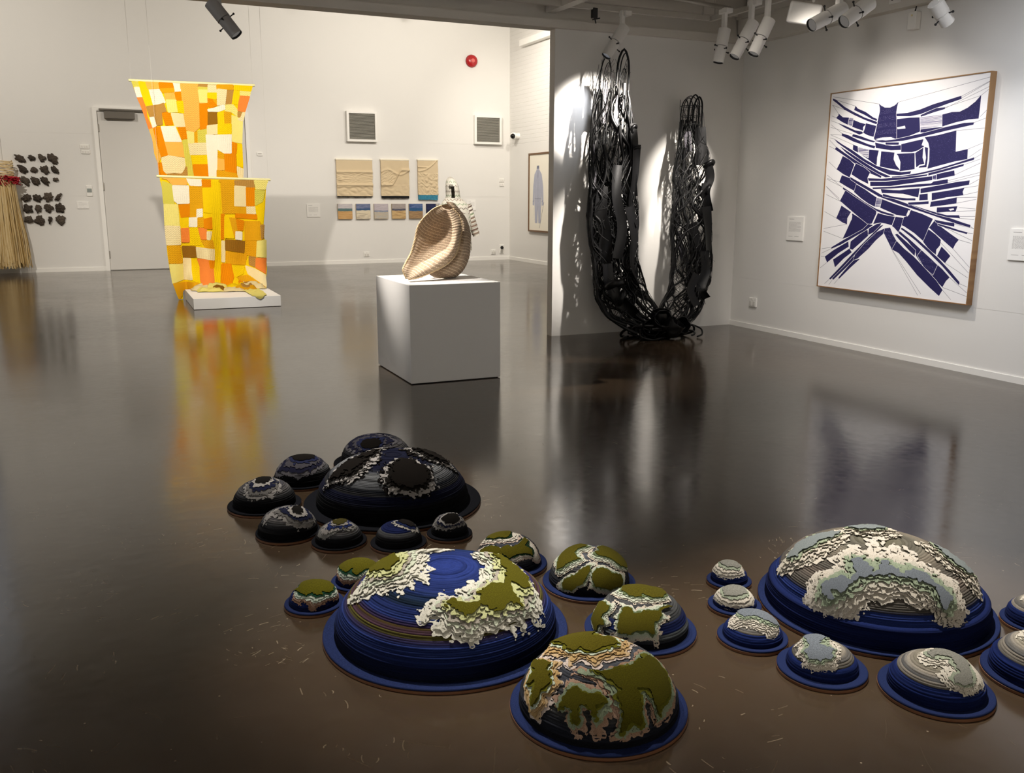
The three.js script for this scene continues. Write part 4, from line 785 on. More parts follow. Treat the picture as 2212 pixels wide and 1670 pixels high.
swatch('lower','c',[946,560,1043,551,1035,268,938,271]);
swatch('lower','y',[1049,443,1141,440,1123,228,1046,255]);
swatch('lower','p',[1123,549,1261,534,1277,418,1318,411,1297,179,1167,166,1133,264,1149,446]);
swatch('lower','o',[1267,534,1342,520,1324,417,1277,424]);
swatch('lower','o',[1477,1144,1515,1144,1489,814,1456,802]);
swatch('lower','y',[1520,1120,1571,1102,1625,818,1502,826]);
swatch('lower','m',[1577,1096,1659,1089,1680,944,1638,823,1588,885]);
swatch('lower','o',[1671,1083,1770,1052,1750,919,1685,932]);
swatch('lower','w',[1654,908,1737,901,1731,791,1648,805]);
swatch('lower','m',[1781,1046,1979,1044,1990,793,1772,785]);
swatch('lower','t',[1985,996,2037,995,2016,818,1985,806]);
swatch('lower','c',[1462,784,1508,777,1484,492,1444,499]);
swatch('lower','b',[1512,801,1766,773,1751,614,1504,662]);
swatch('lower','m',[1774,772,1919,776,1899,561,1764,589]);
swatch('lower','l',[1926,776,2053,786,2041,551,1905,561]);
swatch('lower','m',[1496,638,1714,608,1785,576,1753,448,1587,464,1505,485]);
swatch('lower','t',[1814,563,1892,555,1873,419,1808,452]);
swatch('lower','p',[1898,543,2040,533,2002,335,1884,413]);
swatch('lower','o',[1443,474,1563,465,1577,299,1509,165,1385,170]);
swatch('lower','y',[1573,440,1740,429,1711,331,1613,297]);
swatch('lower','c',[1759,435,1871,395,1995,316,1981,160,1777,329]);
swatch('lower','m',[1624,285,1764,311,1962,161,1859,171,1646,253]);
swatch('lower','o',[1634,247,1846,165,1641,160]);
swatch('lower','m',[789,222,1102,235,1106,156,916,129,894,54,856,7]);
{ // the hem that pools on the plinth
  const { o, off } = hangings.lower, r = rng(8);
  for (const [x0, x1, zc, k, hgt] of [[1.0, 1.3, -12.92, 'c', 0.05], [1.18, 1.5, -12.86, 'l', 0.06], [1.35, 1.75, -12.9, 'y', 0.05], [1.5, 1.85, -12.78, 'm', 0.035], [1.62, 1.98, -12.88, 'c', 0.055], [1.05, 1.4, -12.72, 'l', 0.03], [1.36, 1.66, -12.66, 'c', 0.028], [1.24, 1.42, -12.8, 'b', 0.05], [1.6, 1.8, -12.84, 't', 0.06]]) {
    const P = new THREE.PlaneGeometry(x1 - x0, 0.42, 22, 16); P.rotateX(-Math.PI / 2); const p = P.attributes.position, sd = r() * 50;
    for (let i = 0; i < p.count; i++) { const x = p.getX(i), zz = p.getZ(i), e = smooth(0.5, 0.3, Math.abs(x) / (x1 - x0)) * smooth(0.22, 0.12, Math.abs(zz)); p.setXYZ(i, x + (x0 + x1) / 2 + 0.03 * noise(zz * 9, sd), 0.1445 + e * hgt * 1.5 * (0.55 + 0.9 * Math.abs(noise(x * 7, zz * 13, sd))) + 0.004 * Math.abs(noise(x * 20, zz * 20, sd)), zz * (0.8 + 0.5 * noise(x * 5, sd)) + zc); }
    P.computeVertexNormals(); P.translate(off.x, off.y, off.z); mesh('pooled_hem', P, clothMat(k, 1), o);
  }
  const T = new THREE.PlaneGeometry(0.24, 1.0, 18, 60), q = T.attributes.position; // one end slips over the front edge
  for (let i = 0; i < q.count; i++) { const s = q.getY(i) + 0.5, w = Math.min(1, Math.sqrt(Math.max(0, s) / 0.09) * 0.9) * (0.75 + 0.25 * s), x = q.getX(i) * w, d = Math.max(0, 0.045 - s);
    q.setXYZ(i, 1.74 + x + 0.02 * noise(s * 6, 3), 0.1475 + (s > 0.1 ? 0.02 * Math.abs(noise(x * 16, s * 12, 4)) : 0) - d, -11.79 - Math.max(0, s - 0.045) * 0.95 + (d > 0 ? 0.004 : 0)); }
  T.computeVertexNormals(); T.translate(off.x, off.y, off.z); mesh('pooled_hem', T, clothMat('l', 1), o);
}

// ------------------------------------------------------------------ woven basket sculpture
const basketFront=[[[2.447,1.322,-6.865],[2.394,1.304,-6.865],[2.32,1.247,-6.87],[2.257,1.167,-6.875],[2.225,1.055,-6.87],[2.188,0.965,-6.85],[2.122,0.889,-6.79],[2.081,0.836,-6.73],[2.094,0.774,-6.69]],[[2.453,1.312,-6.85],[2.411,1.269,-6.865],[2.352,1.204,-6.88],[2.294,1.123,-6.885],[2.261,1.038,-6.875],[2.216,0.953,-6.85],[2.156,0.888,-6.79],[2.099,0.831,-6.72],[2.095,0.774,-6.68]],[[2.463,1.301,-6.83],[2.448,1.247,-6.87],[2.41,1.176,-6.9],[2.353,1.095,-6.905],[2.306,1.014,-6.89],[2.248,0.941,-6.86],[2.187,0.881,-6.8],[2.121,0.825,-6.72],[2.096,0.773,-6.67]],[[2.473,1.296,-6.81],[2.485,1.23,-6.86],[2.478,1.158,-6.91],[2.428,1.071,-6.92],[2.374,1.001,-6.905],[2.303,0.939,-6.87],[2.221,0.875,-6.8],[2.14,0.819,-6.71],[2.096,0.773,-6.66]],[[2.477,1.294,-6.79],[2.5,1.226,-6.8],[2.513,1.149,-6.86],[2.493,1.066,-6.89],[2.428,0.991,-6.875],[2.332,0.925,-6.82],[2.233,0.862,-6.75],[2.147,0.811,-6.68],[2.095,0.773,-6.65]],[[2.485,1.294,-6.78],[2.502,1.222,-6.75],[2.5,1.153,-6.73],[2.489,1.061,-6.75],[2.436,0.986,-6.75],[2.338,0.92,-6.72],[2.238,0.851,-6.68],[2.148,0.802,-6.65],[2.093,0.774,-6.64]],[[2.501,1.296,-6.79],[2.531,1.238,-6.75],[2.527,1.159,-6.71],[2.511,1.068,-6.7],[2.466,0.978,-6.69],[2.371,0.901,-6.67],[2.25,0.831,-6.65],[2.162,0.792,-6.64],[2.091,0.774,-6.63]],[[2.52,1.301,-6.81],[2.57,1.242,-6.79],[2.574,1.162,-6.75],[2.554,1.077,-6.73],[2.526,0.975,-6.72],[2.451,0.892,-6.7],[2.279,0.813,-6.67],[2.176,0.783,-6.65],[2.096,0.772,-6.64]]];
const basketShell=[[[2.496,1.354,-6.87],[2.515,1.312,-6.83],[2.573,1.247,-6.83],[2.591,1.16,-6.81],[2.578,1.074,-6.8],[2.55,0.971,-6.79],[2.48,0.886,-6.78],[2.348,0.819,-6.77],[2.326,0.797,-6.79]],[[2.523,1.355,-6.85],[2.547,1.312,-6.82],[2.594,1.242,-6.8],[2.609,1.161,-6.78],[2.598,1.064,-6.76],[2.576,0.967,-6.75],[2.522,0.87,-6.75],[2.41,0.802,-6.75],[2.356,0.774,-6.78]],[[2.547,1.344,-6.85],[2.584,1.301,-6.84],[2.635,1.225,-6.83],[2.651,1.148,-6.82],[2.646,1.056,-6.8],[2.632,0.958,-6.79],[2.58,0.85,-6.78],[2.479,0.776,-6.78],[2.407,0.751,-6.81]],[[2.553,1.338,-6.9],[2.612,1.289,-6.9],[2.678,1.211,-6.91],[2.711,1.117,-6.92],[2.711,1.027,-6.92],[2.698,0.927,-6.91],[2.634,0.807,-6.89],[2.547,0.747,-6.87],[2.451,0.742,-6.85]],[[2.521,1.338,-6.94],[2.596,1.282,-7.0],[2.656,1.197,-7.05],[2.687,1.106,-7.07],[2.686,1.01,-7.07],[2.659,0.909,-7.05],[2.6,0.799,-7.01],[2.536,0.748,-6.97],[2.462,0.742,-6.93]],[[2.482,1.332,-6.93],[2.505,1.265,-7.03],[2.501,1.175,-7.09],[2.495,1.085,-7.11],[2.49,0.995,-7.1],[2.478,0.906,-7.07],[2.462,0.819,-7.03],[2.444,0.767,-6.98],[2.433,0.747,-6.95]],[[2.459,1.325,-6.9],[2.427,1.289,-6.95],[2.376,1.223,-7.0],[2.319,1.141,-7.01],[2.287,1.043,-6.99],[2.255,0.952,-6.95],[2.269,0.866,-6.91],[2.326,0.804,-6.91],[2.372,0.775,-6.91]]];

const weaveTex = canvasTex(512, 512, (g, w, h) => {
  const r = rng(21); g.fillStyle = '#b39b80'; g.fillRect(0, 0, w, h);
  for (let j = 0; j < 64; j++) for (let i = 0; i < 8; i++) { const d = (j >> 2) % 2; g.globalAlpha = 0.85; const t = 0.82 + r() * 0.34; g.fillStyle = `rgb(${174 * t | 0},${150 * t | 0},${124 * t | 0})`; g.fillRect(i * 64 + (d ? 0 : 0) + 6, j * 8, 54, 7); g.fillStyle = '#6f5a45'; g.globalAlpha = 0.55; g.fillRect(i * 64 + 6, j * 8 + 7, 54, 1.2); }
  for (let i = 0; i < 8; i++) { g.globalAlpha = 1; g.fillStyle = '#ead9bb'; for (let j = 0; j < 16; j++) g.fillRect(i * 64 - 5 + (j % 2 ? 3 : -3), j * 32, 10, 30); }
});
weaveTex.wrapS = weaveTex.wrapT = THREE.RepeatWrapping;
const weaveBump = dataTex(256, (u, v) => { const su = Math.abs(Math.sin(u * Math.PI * 8)), row = Math.abs(Math.sin(v * Math.PI * 32)); const n = 30 + 150 * Math.pow(su, 0.5) * (0.6 + 0.4 * row) + 60 * (su < 0.25 ? 1 : 0); return [n, n, n]; });
const weaveMat = mat(0xffffff, 0.8, { map: weaveTex, bumpMap: weaveBump, bumpScale: 0.006, side: THREE.DoubleSide });
function loft(curves, nu, nv, rep) {
  const C = curves.map((c) => new THREE.CatmullRomCurve3(c.map((p) => new THREE.Vector3(...p)))), P = [], U = [], I = [];
  for (let j = 0; j <= nv; j++) { const t = j / nv, X = new THREE.CatmullRomCurve3(C.map((c) => c.getPoint(t))); for (let i = 0; i <= nu; i++) { const p = X.getPoint(i / nu); P.push(p.x, Math.max(0.759, p.y), p.z); U.push(j / nv * rep[0], i / nu * rep[1]); } }
  for (let j = 0; j < nv; j++) for (let i = 0; i < nu; i++) { const a = j * (nu + 1) + i, b = a + nu + 1; I.push(a, b, a + 1, b, b + 1, a + 1); }
  const g = new THREE.BufferGeometry(); g.setAttribute('position', new THREE.Float32BufferAttribute(P, 3)); g.setAttribute('uv', new THREE.Float32BufferAttribute(U, 2)); g.setIndex(I); g.computeVertexNormals();
  const pos = g.attributes.position, nor = g.attributes.normal; // woven relief
  for (let j = 0; j <= nv; j++) for (let i = 0; i <= nu; i++) { const k = j * (nu + 1) + i, h = 0.003 * Math.abs(Math.sin(j / nv * rep[0] * 8 * Math.PI)) ** 0.6 + 0.005 * noise(j / nv * 6, i / nu * 5, rep[1]); pos.setXYZ(k, pos.getX(k) + nor.getX(k) * h, pos.getY(k) + nor.getY(k) * h, pos.getZ(k) + nor.getZ(k) * h); }
  g.computeVertexNormals(); return g;
}
{
  const o = thing('woven_basket', 'large folded basket woven from tan cane, slumped on the cube plinth', 'sculpture', [2.36, 0.752, -6.85]), off = [-2.36, -0.752, 6.85], sh = (g) => { g.translate(...off); return g; };
  mesh('woven_bowl', sh(loft(basketFront, 60, 260, [4, 2.2])), weaveMat, o);
  mesh('woven_shell', sh(loft(basketShell, 60, 260, [4.5, 2.4])), weaveMat, o);
  const cane = mat(0xcdb48e, 0.7), braid = (c, r) => { const k = new THREE.CatmullRomCurve3(c.map((p) => new THREE.Vector3(...p))), L = []; for (const s of [0, 2.1, 4.2]) { const pts = []; for (let i = 0; i <= 140; i++) { const p = k.getPoint(i / 140), a = i * 0.42 + s; pts.push(p.add(new THREE.Vector3(Math.cos(a) * r, Math.sin(a) * r * 0.6, Math.sin(a) * r))); } L.push(tube(pts, r * 0.8, 180, 5)); } return merge(L); };
  mesh('braided_rim', sh(braid(basketFront[7], 0.006)), cane, o);
  mesh('braided_rim', sh(braid(basketFront[0], 0.005)), cane, o);
  mesh('braided_rim', sh(braid(basketShell[0], 0.004)), mat(0x6d5540, 0.8), o);
}
// hooded knitted garment behind the plinth
{
  const knitTex = canvasTex(512, 512, (g, w, h) => {
    const r = rng(9); g.fillStyle = '#f1ecdd'; g.fillRect(0, 0, w, h);
    for (let j = 0; j < 128; j++) for (let i = 0; i < 64; i++) { g.globalAlpha = 0.12 + r() * 0.12; g.fillStyle = r() < 0.5 ? '#cfc7b2' : '#fffdf4'; g.fillRect(i * 8 + (j % 2) * 4, j * 4, 6, 3); }
    g.globalAlpha = 0.95; for (let k = 0; k < 8; k++) for (let i = 0; i < 64; i++) { if (k > 4 && i % 16 > 9) continue; g.fillStyle = ['#7d6a5c', '#6f8f62', '#93806f', '#8aa578', '#6b594e', '#8a7768', '#7a9a6c', '#6f5e52'][k]; g.fillRect(i * 8, 20 + k * 62 + Math.abs(i % 8 - 4) * 6, 7, 12); }
  });
  knitTex.wrapS = knitTex.wrapT = THREE.RepeatWrapping;
  const km = mat(0xffffff, 0.95, { map: knitTex, bumpMap: KNIT[0], bumpScale: 0.004, side: THREE.DoubleSide });
  const o = thing('knitted_hooded_garment', 'cream hooded knitted garment with brown-striped sleeve, standing behind the basket', 'garment', [4.66, 0, -12.5]);
  const ring = (rows, n = 36, cut) => { const P = [], U = [], I = []; rows.forEach(([y, cx, cz, rx, rz], j) => { for (let i = 0; i <= n; i++) { const a = (cut ? lerp(cut[0], cut[1], i / n) : i / n * Math.PI * 2), w = 1 + 0.02 * noise(Math.cos(a) * 2, Math.sin(a) * 2, y * 6); P.push(cx + Math.sin(a) * rx * w, y, cz + Math.cos(a) * rz * w); U.push(i / n * 2, y * 2); } }); for (let j = 0; j < rows.length - 1; j++) for (let i = 0; i < n; i++) { const a = j * (n + 1) + i, b = a + n + 1; I.push(a, a + 1, b, b, a + 1, b + 1); } const g = new THREE.BufferGeometry(); g.setAttribute('position', new THREE.Float32BufferAttribute(P, 3)); g.setAttribute('uv', new THREE.Float32BufferAttribute(U, 2)); g.setIndex(I); g.computeVertexNormals(); return g; };
  mesh('torso', ring([[0.62, 0, 0, 0.26, 0.17], [0.8, 0, 0, 0.25, 0.16], [1.0, 0, 0, 0.255, 0.16], [1.15, 0, 0, 0.25, 0.15], [1.25, 0, 0, 0.22, 0.135], [1.32, -0.01, 0, 0.17, 0.115], [1.37, -0.02, 0, 0.115, 0.1]]), km, o);
  const slit = [-0.34 + 0.24, Math.PI * 2 - 0.34 - 0.24]; // the hood is open at the front and hollow
  mesh('hood', [ring([[1.36, -0.02, 0, 0.115, 0.11], [1.4, -0.02, 0, 0.102, 0.105], [1.45, -0.025, 0, 0.1, 0.11], [1.5, -0.03, 0, 0.095, 0.11], [1.535, -0.033, -0.005, 0.091, 0.105]], 36, slit), ring([[1.535, -0.033, -0.005, 0.091, 0.105], [1.56, -0.035, -0.01, 0.088, 0.1], [1.62, -0.045, -0.02, 0.066, 0.08], [1.655, -0.05, -0.03, 0.038, 0.05], [1.672, -0.052, -0.03, 0.006, 0.01]], 36)], km, o);
  mesh('hood_peak', rbox(0.055, 0.035, 0.05, 0.012, -0.085, 1.545, 0.1), km, o);
  const stripes = canvasTex(64, 256, (g, w, h) => { g.fillStyle = '#f1ecdd'; g.fillRect(0, 0, w, h); ['#8b7568', '#7d6a62', '#a9bb96', '#97806f', '#86705f', '#8d7667', '#7a6458', '#a08c7a'].forEach((c, i) => { g.fillStyle = c; g.fillRect(0, 16 + i * 29, w, 12); }); });
  const arm = (sx, rot, striped) => { const rows = []; for (let i = 0; i <= 34; i++) { const t = i / 34, rip = 0.007 * Math.sin(t * Math.PI * 18); rows.push([-0.02 - t * 0.46, 0, 0, lerp(0.085, 0.052, t) + rip * 0.6, lerp(0.085, 0.055, t) + rip * 0.6]); } const g = ring(rows.reverse(), 24); const u = g.attributes.uv, p = g.attributes.position; for (let i = 0; i < u.count; i++) u.setXY(i, u.getX(i), 1 + p.getY(i) / 0.5); g.rotateZ(rot); g.translate(sx, 1.28, 0); mesh('sleeve', g, striped ? mat(0xffffff, 0.95, { map: stripes, side: THREE.DoubleSide }) : km, o); };
  arm(0.17, 0.36, true); arm(-0.19, -0.3, false);
  mesh('stand_pole', rod([0, 0.02, 0], [0, 1.2, 0], 0.014, 12), metalMat, o); mesh('stand_base', cyl(0.2, 0.2, 0.02, 32).translate(0, 0.01, 0), metalMat, o);
}

// ------------------------------------------------------------------ black rubber and net sculpture
{
  const rubber = new THREE.MeshPhysicalMaterial({ color: 0x080809, roughness: 0.36, specularIntensity: 0.6, side: THREE.DoubleSide }), wire = mat(0x0c0c0c, 0.5), film = new THREE.MeshPhysicalMaterial({ color: 0x6b6870, roughness: 0.5, transmission: 0.35, thickness: 0, side: THREE.DoubleSide });
  const o = thing('black_rubber_sculpture', 'tall tangled sculpture of black rubber strips and net, two uneven columns rising from one knot', 'sculpture', [5.0, 0, -7.75]);
  const sh = (g) => { g.translate(-5.0, 0, 7.75); return g; };
  const L = [[4.655,2.752,-7.994,0.139],[4.631,2.476,-7.984,0.176],[4.626,2.216,-7.974,0.221],[4.619,1.864,-7.954,0.254],[4.613,1.509,-7.934,0.24],[4.633,1.329,-7.924,0.278],[4.632,1.194,-7.914,0.289],[4.635,0.967,-7.904,0.272],[4.648,0.784,-7.884,0.249],[4.673,0.6,-7.854,0.277],[4.704,0.417,-7.814,0.31],[4.789,0.235,-7.734,0.326],[4.903,0.122,-7.654,0.287],[4.969,0.073,-7.604,0.236]], Rr = [[5.549,2.407,-7.994,0.118],[5.567,2.208,-7.984,0.122],[5.566,1.979,-7.974,0.145],[5.589,1.841,-7.964,0.197],[5.574,1.609,-7.954,0.218],[5.557,1.422,-7.944,0.198],[5.572,1.234,-7.934,0.228],[5.559,1.046,-7.914,0.248],[5.583,0.76,-7.894,0.25],[5.565,0.569,-7.874,0.253],[5.498,0.43,-7.834,0.252],[5.397,0.296,-7.774,0.27],[5.266,0.168,-7.694,0.246],[5.126,0.098,-7.634,0.223]];
  const env = (E, t) => { const f = clamp(t) * (E.length - 1), i = Math.min(E.length - 2, Math.floor(f)), u = f - i; return E[i].map((v, k) => lerp(v, E[i + 1][k], u)); };
  const r = rng(1234);
  const strand = (E, ox, oz, t0, t1, rad, wig, depth, seed) => {
    const pts = [], n = Math.max(6, Math.round((t1 - t0) * 30));
    for (let i = 0; i <= n; i++) { const t = lerp(t0, t1, i / n), [x, y, z, hw] = env(E, t); const a = clamp(ox + wig * 1.5 * noise(t * 7, seed * 1.7, seed) + wig * 0.5 * noise(t * 14, seed, 3), -1, 1); const dz = clamp(oz + 0.9 * noise(t * 4, seed, 7.7), -1, 1); pts.push(new THREE.Vector3(x + a * (hw - rad), Math.max(y + 0.012 * noise(t * 11, seed, 9), rad), Math.max(z + dz * depth * Math.sqrt(1 - Math.min(0.9, a * a)), ZP + rad + 0.004))); }
    return pts;
  };
  const column = (E, nThick, nThin, depth, topFade, bunches) => {
    const spread = (i) => clamp(bunches[i % bunches.length] + (r() - 0.5) * 0.22, -1, 1);
    const thin = [];
    for (let i = 0; i < nThick; i++) {
      const t0 = Math.min(0.75, Math.pow(r(), 1.4) * 0.5 * topFade + 0.08), t1 = r() < 0.62 ? 1 : t0 + 0.25 + r() * 0.5, rad = r() < 0.2 ? 0.013 + r() * 0.012 : 0.0045 + r() * 0.006;
      const g = tube(strand(E, spread(i), r() * 2 - 1, t0, Math.min(1, t1), rad, 0.45 + r() * 0.5, depth, i * 2.3 + nThin), rad, Math.round((Math.min(1, t1) - t0) * 90) + 10, 7);
      if (r() < 0.3) { const p = g.attributes.position; for (let k = 0; k < p.count; k++) p.setZ(k, p.getZ(k)); }
      mesh('rubber_strand', sh(g), rubber, o);
    }
    for (let i = 0; i < nThin; i++) { const t0 = r() * 0.6, t1 = Math.min(1, t0 + 0.2 + r() * 0.6); thin.push(tube(strand(E, r() * 2.1 - 1.05, r() * 2 - 1, t0, t1, 0.002, 1.1, depth * 1.1, i * 3.1 + 40), 0.0012 + r() * 0.0022, Math.round((t1 - t0) * 70) + 8, 4)); }
    for (let i = 0; i < nThin * 1.6; i++) { const t = r() * 0.96 + 0.02, [x, y, z, hw] = env(E, t), a = r() * 2 - 1, b = clamp(a + (r() - 0.5) * 0.9, -1, 1); thin.push(tube([[x + a * hw, y, z + (r() - 0.5) * depth], [x + (a + b) / 2 * hw, y - 0.02 - r() * 0.03, z + (r() - 0.3) * depth], [x + b * hw, y - 0.01 + (r() - 0.5) * 0.06, z + (r() - 0.5) * depth]].map(([X, Y, Z]) => [X, Math.max(0.006, Y), Math.max(Z, ZP + 0.01)]), 0.001 + r() * 0.0012, 6, 3)); }
    const m = mesh('net', sh(merge(thin)), wire, o); m.userData.kind = 'stuff';
  };
  column(L, 60, 130, 0.1, 1, [-0.95, -0.6, -0.2, 0.15, 0.32, 0.5, 0.68, 0.92]); column(Rr, 34, 100, 0.1, 0.9, [-0.92, -0.55, 0.1, 0.45, 0.7, 0.95]);
  // wire loops at the tops
  const loop = (cx, w, yt, yb, z, rad, lean = 0) => mesh('top_loop', sh(tube([[cx - w, yb, z], [cx - w * 1.05, lerp(yb, yt, 0.55), z], [cx - w * 0.75 + lean, lerp(yb, yt, 0.88), z + 0.01], [cx + lean, yt, z + 0.015], [cx + w * 0.75 + lean, lerp(yb, yt, 0.88), z + 0.01], [cx + w * 1.05, lerp(yb, yt, 0.55), z], [cx + w * 0.95, yb, z]], rad, 48, 7)), rubber, o);
  loop(4.547, 0.058, 2.72, 2.1, -7.98, 0.006); loop(4.555, 0.045, 2.66, 2.05, -7.96, 0.004); loop(4.737, 0.066, 2.795, 2.1, -7.98, 0.011); loop(4.742, 0.05, 2.76, 2.15, -7.96, 0.006); loop(4.737, 0.03, 2.62, 2.2, -7.97, 0.004);
  loop(4.46, 0.035, 2.42, 1.9, -7.98, 0.011, 0.02); loop(4.64, 0.04, 2.46, 2.0, -7.96, 0.008); loop(4.56, 0.03, 2.52, 2.2, -7.97, 0.003);
  for (const [dx, w, y, rd] of [[-0.075, 0.04, 2.36, 0.006], [-0.03, 0.055, 2.38, 0.005], [0.03, 0.06, 2.41, 0.008], [0.07, 0.05, 2.39, 0.009], [0.0, 0.1, 2.4, 0.004], [0.05, 0.035, 2.33, 0.004]]) loop(5.549 + dx, w, y, 2.02, -7.99 + (rd - 0.005) * 8, rd);
  for (const y of [2.3, 2.2, 2.12]) mesh('wire_hoop', sh(new THREE.TorusGeometry(0.1, 0.003, 5, 30).rotateX(Math.PI / 2).translate(5.55, y, -7.99)), wire, o);
  // flat strips cut from inner tubes
  const strip = (pts, w, m, th = 0.004, name = 'rubber_strip', tw = 0) => { const c = new THREE.CatmullRomCurve3(pts.map((p) => new THREE.Vector3(...p))), P = [], U = [], I = [], n = 24, k = 5; for (let j = 0; j <= n; j++) { const p = c.getPoint(j / n), ta = c.getTangent(j / n), s = new THREE.Vector3(Math.cos(tw * j / n), 0, Math.sin(tw * j / n)); s.addScaledVector(ta, -s.dot(ta)).normalize(); const nn = s.clone().cross(ta); for (const f of [0, 1]) for (let i = 0; i <= k; i++) { const x = i / k - 0.5, q = p.clone().addScaledVector(s, x * w).addScaledVector(nn, (0.25 - x * x) * w * 0.35 + f * th); P.push(q.x, Math.max(0.004, q.y), Math.max(q.z, ZP + 0.004)); U.push(x, j / n); } } for (let j = 0; j < n; j++) for (const f of [0, 1]) for (let i = 0; i < k; i++) { const a = j * 12 + f * 6 + i, b = a + 12; I.push(a, b, a + 1, b, b + 1, a + 1); } const g = new THREE.BufferGeometry(); g.setAttribute('position', new THREE.Float32BufferAttribute(P, 3)); g.setAttribute('uv', new THREE.Float32BufferAttribute(U, 2)); g.setIndex(I); g.computeVertexNormals(); mesh(name, sh(g), m, o); };
  strip([[4.545, 2.48, -7.98], [4.55, 2.3, -7.98], [4.53, 2.1, -7.98]], 0.06, film, 0.002, 'grey_film_strip'); strip([[4.69, 2.36, -7.95], [4.66, 2.2, -7.95], [4.655, 2.02, -7.94]], 0.055, film, 0.002, 'grey_film_strip');
  strip([[4.735, 2.48, -7.93], [4.73, 2.3, -7.93], [4.7, 2.15, -7.93]], 0.035, rubber); strip([[4.8, 2.1, -7.9], [4.82, 1.9, -7.9], [4.8, 1.7, -7.9], [4.83, 1.4, -7.9]], 0.12, rubber, 0.004, 'rubber_strip', 0.7);
  strip([[4.85, 1.9, -7.86], [4.84, 1.6, -7.86], [4.8, 1.3, -7.86], [4.86, 1.1, -7.82]], 0.09, rubber, 0.004, 'rubber_strip', -0.8); strip([[4.48, 1.5, -7.86], [4.45, 1.25, -7.84], [4.5, 1.0, -7.82], [4.5, 0.75, -7.8]], 0.12, rubber, 0.004, 'rubber_strip', 1.2);
  strip([[4.62, 1.7, -7.84], [4.6, 1.4, -7.8], [4.66, 1.1, -7.78], [4.6, 0.8, -7.76]], 0.1, rubber, 0.004, 'rubber_strip', 0.6); strip([[4.75, 1.3, -7.8], [4.8, 1.0, -7.78], [4.76, 0.75, -7.74], [4.84, 0.5, -7.7]], 0.11, rubber, 0.004, 'rubber_strip', -1);
  strip([[4.5, 0.75, -7.78], [4.52, 0.55, -7.75], [4.6, 0.4, -7.7], [4.75, 0.25, -7.62]], 0.11, rubber, 0.004, 'rubber_strip', 0.8); strip([[4.4, 1.9, -7.96], [4.43, 1.6, -7.95], [4.42, 1.35, -7.93]], 0.05, film, 0.002, 'grey_film_strip');
  strip([[5.62, 2.09, -7.9], [5.63, 1.95, -7.9], [5.65, 1.72, -7.88]], 0.13, rubber, 0.004, 'rubber_strip', 0.3); strip([[5.5, 2.05, -7.95], [5.51, 1.95, -7.95], [5.53, 1.85, -7.95]], 0.085, film, 0.002, 'grey_film_strip');
  strip([[5.53, 1.13, -7.84], [5.58, 0.98, -7.84], [5.64, 0.8, -7.82]], 0.11, rubber); strip([[5.7, 1.75, -7.86], [5.74, 1.6, -7.86], [5.69, 1.45, -7.86], [5.73, 1.25, -7.84]], 0.09, rubber, 0.004, 'rubber_strip', 1);
  strip([[5.68, 1.3, -7.82], [5.7, 1.1, -7.8], [5.72, 0.85, -7.8]], 0.12, rubber, 0.004, 'rubber_strip', -0.5); strip([[5.66, 0.85, -7.8], [5.68, 0.65, -7.78], [5.6, 0.45, -7.74], [5.66, 0.36, -7.72]], 0.1, rubber, 0.004, 'rubber_strip', 0.9);
  strip([[5.56, 0.62, -7.76], [5.46, 0.45, -7.72], [5.52, 0.3, -7.68]], 0.09, rubber); strip([[5.44, 1.05, -7.95], [5.47, 0.9, -7.95], [5.52, 0.75, -7.94]], 0.07, film, 0.002, 'grey_film_strip');
  for (const [x, y, z, R, tr, ax, ay] of [[5.7, 1.47, -7.84, 0.045, 0.018, 0.4, 1], [5.72, 1.72, -7.86, 0.05, 0.02, 0.8, 0.4], [4.83, 2.05, -7.9, 0.035, 0.016, 0.5, 0.5], [4.86, 1.86, -7.88, 0.032, 0.014, 1, 0.3], [4.54, 0.55, -7.7, 0.07, 0.035, 1.2, 0.6], [4.6, 0.42, -7.66, 0.06, 0.03, 0.3, 1]]) mesh('tube_ring', sh(new THREE.TorusGeometry(R, tr, 10, 28).rotateX(ax).rotateY(ay).translate(x, y, z)), rubber, o);
  // dark cups and folded tyres in the knot on the floor
  for (const [x, y, z, R, h, ax, az] of [[4.98, 0.17, -7.52, 0.1, 0.16, 0.9, 0.3], [5.08, 0.13, -7.46, 0.1, 0.14, 0.5, -0.5], [5.18, 0.12, -7.5, 0.09, 0.15, 1.2, -0.3], [4.88, 0.11, -7.56, 0.09, 0.13, 1.1, 0.7], [5.04, 0.2, -7.62, 0.1, 0.16, 0.2, 0.1]]) { const g = new THREE.LatheGeometry([[0.02, -h / 2], [R * 0.7, -h / 2], [R, -h * 0.2], [R * 1.02, h * 0.2], [R * 0.95, h / 2], [R * 0.85, h / 2], [R * 0.9, 0], [R * 0.6, -h * 0.35], [0.01, -h * 0.38]].map((p) => new THREE.Vector2(...p)), 30).rotateX(ax).rotateZ(az); const p = g.attributes.position; for (let i = 0; i < p.count; i++) { const w = 1 + 0.18 * noise(p.getX(i) * 14, p.getY(i) * 14, p.getZ(i) * 14 + x); p.setXYZ(i, p.getX(i) * w + x, Math.max(0.003, p.getY(i) * w + y), p.getZ(i) * w + z); } g.computeVertexNormals(); mesh('rubber_cup', sh(g), rubber, o); }
  for (let i = 0; i < 16; i++) { const a = r() * 6.28, x = 4.75 + r() * 0.55, z = -7.6 + (r() - 0.5) * 0.16, R = 0.07 + r() * 0.1; const pts = []; for (let k = 0; k <= 10; k++) { const b = a + k * 0.5; pts.push([x + Math.cos(b) * R * 1.4, Math.max(0.012, 0.06 + Math.sin(b) * R * 0.5 + 0.03 * noise(k, i)), z + Math.sin(b + i) * R]); } mesh('rubber_strand', sh(tube(pts, 0.008 + r() * 0.008, 40, 7)), rubber, o); }
}

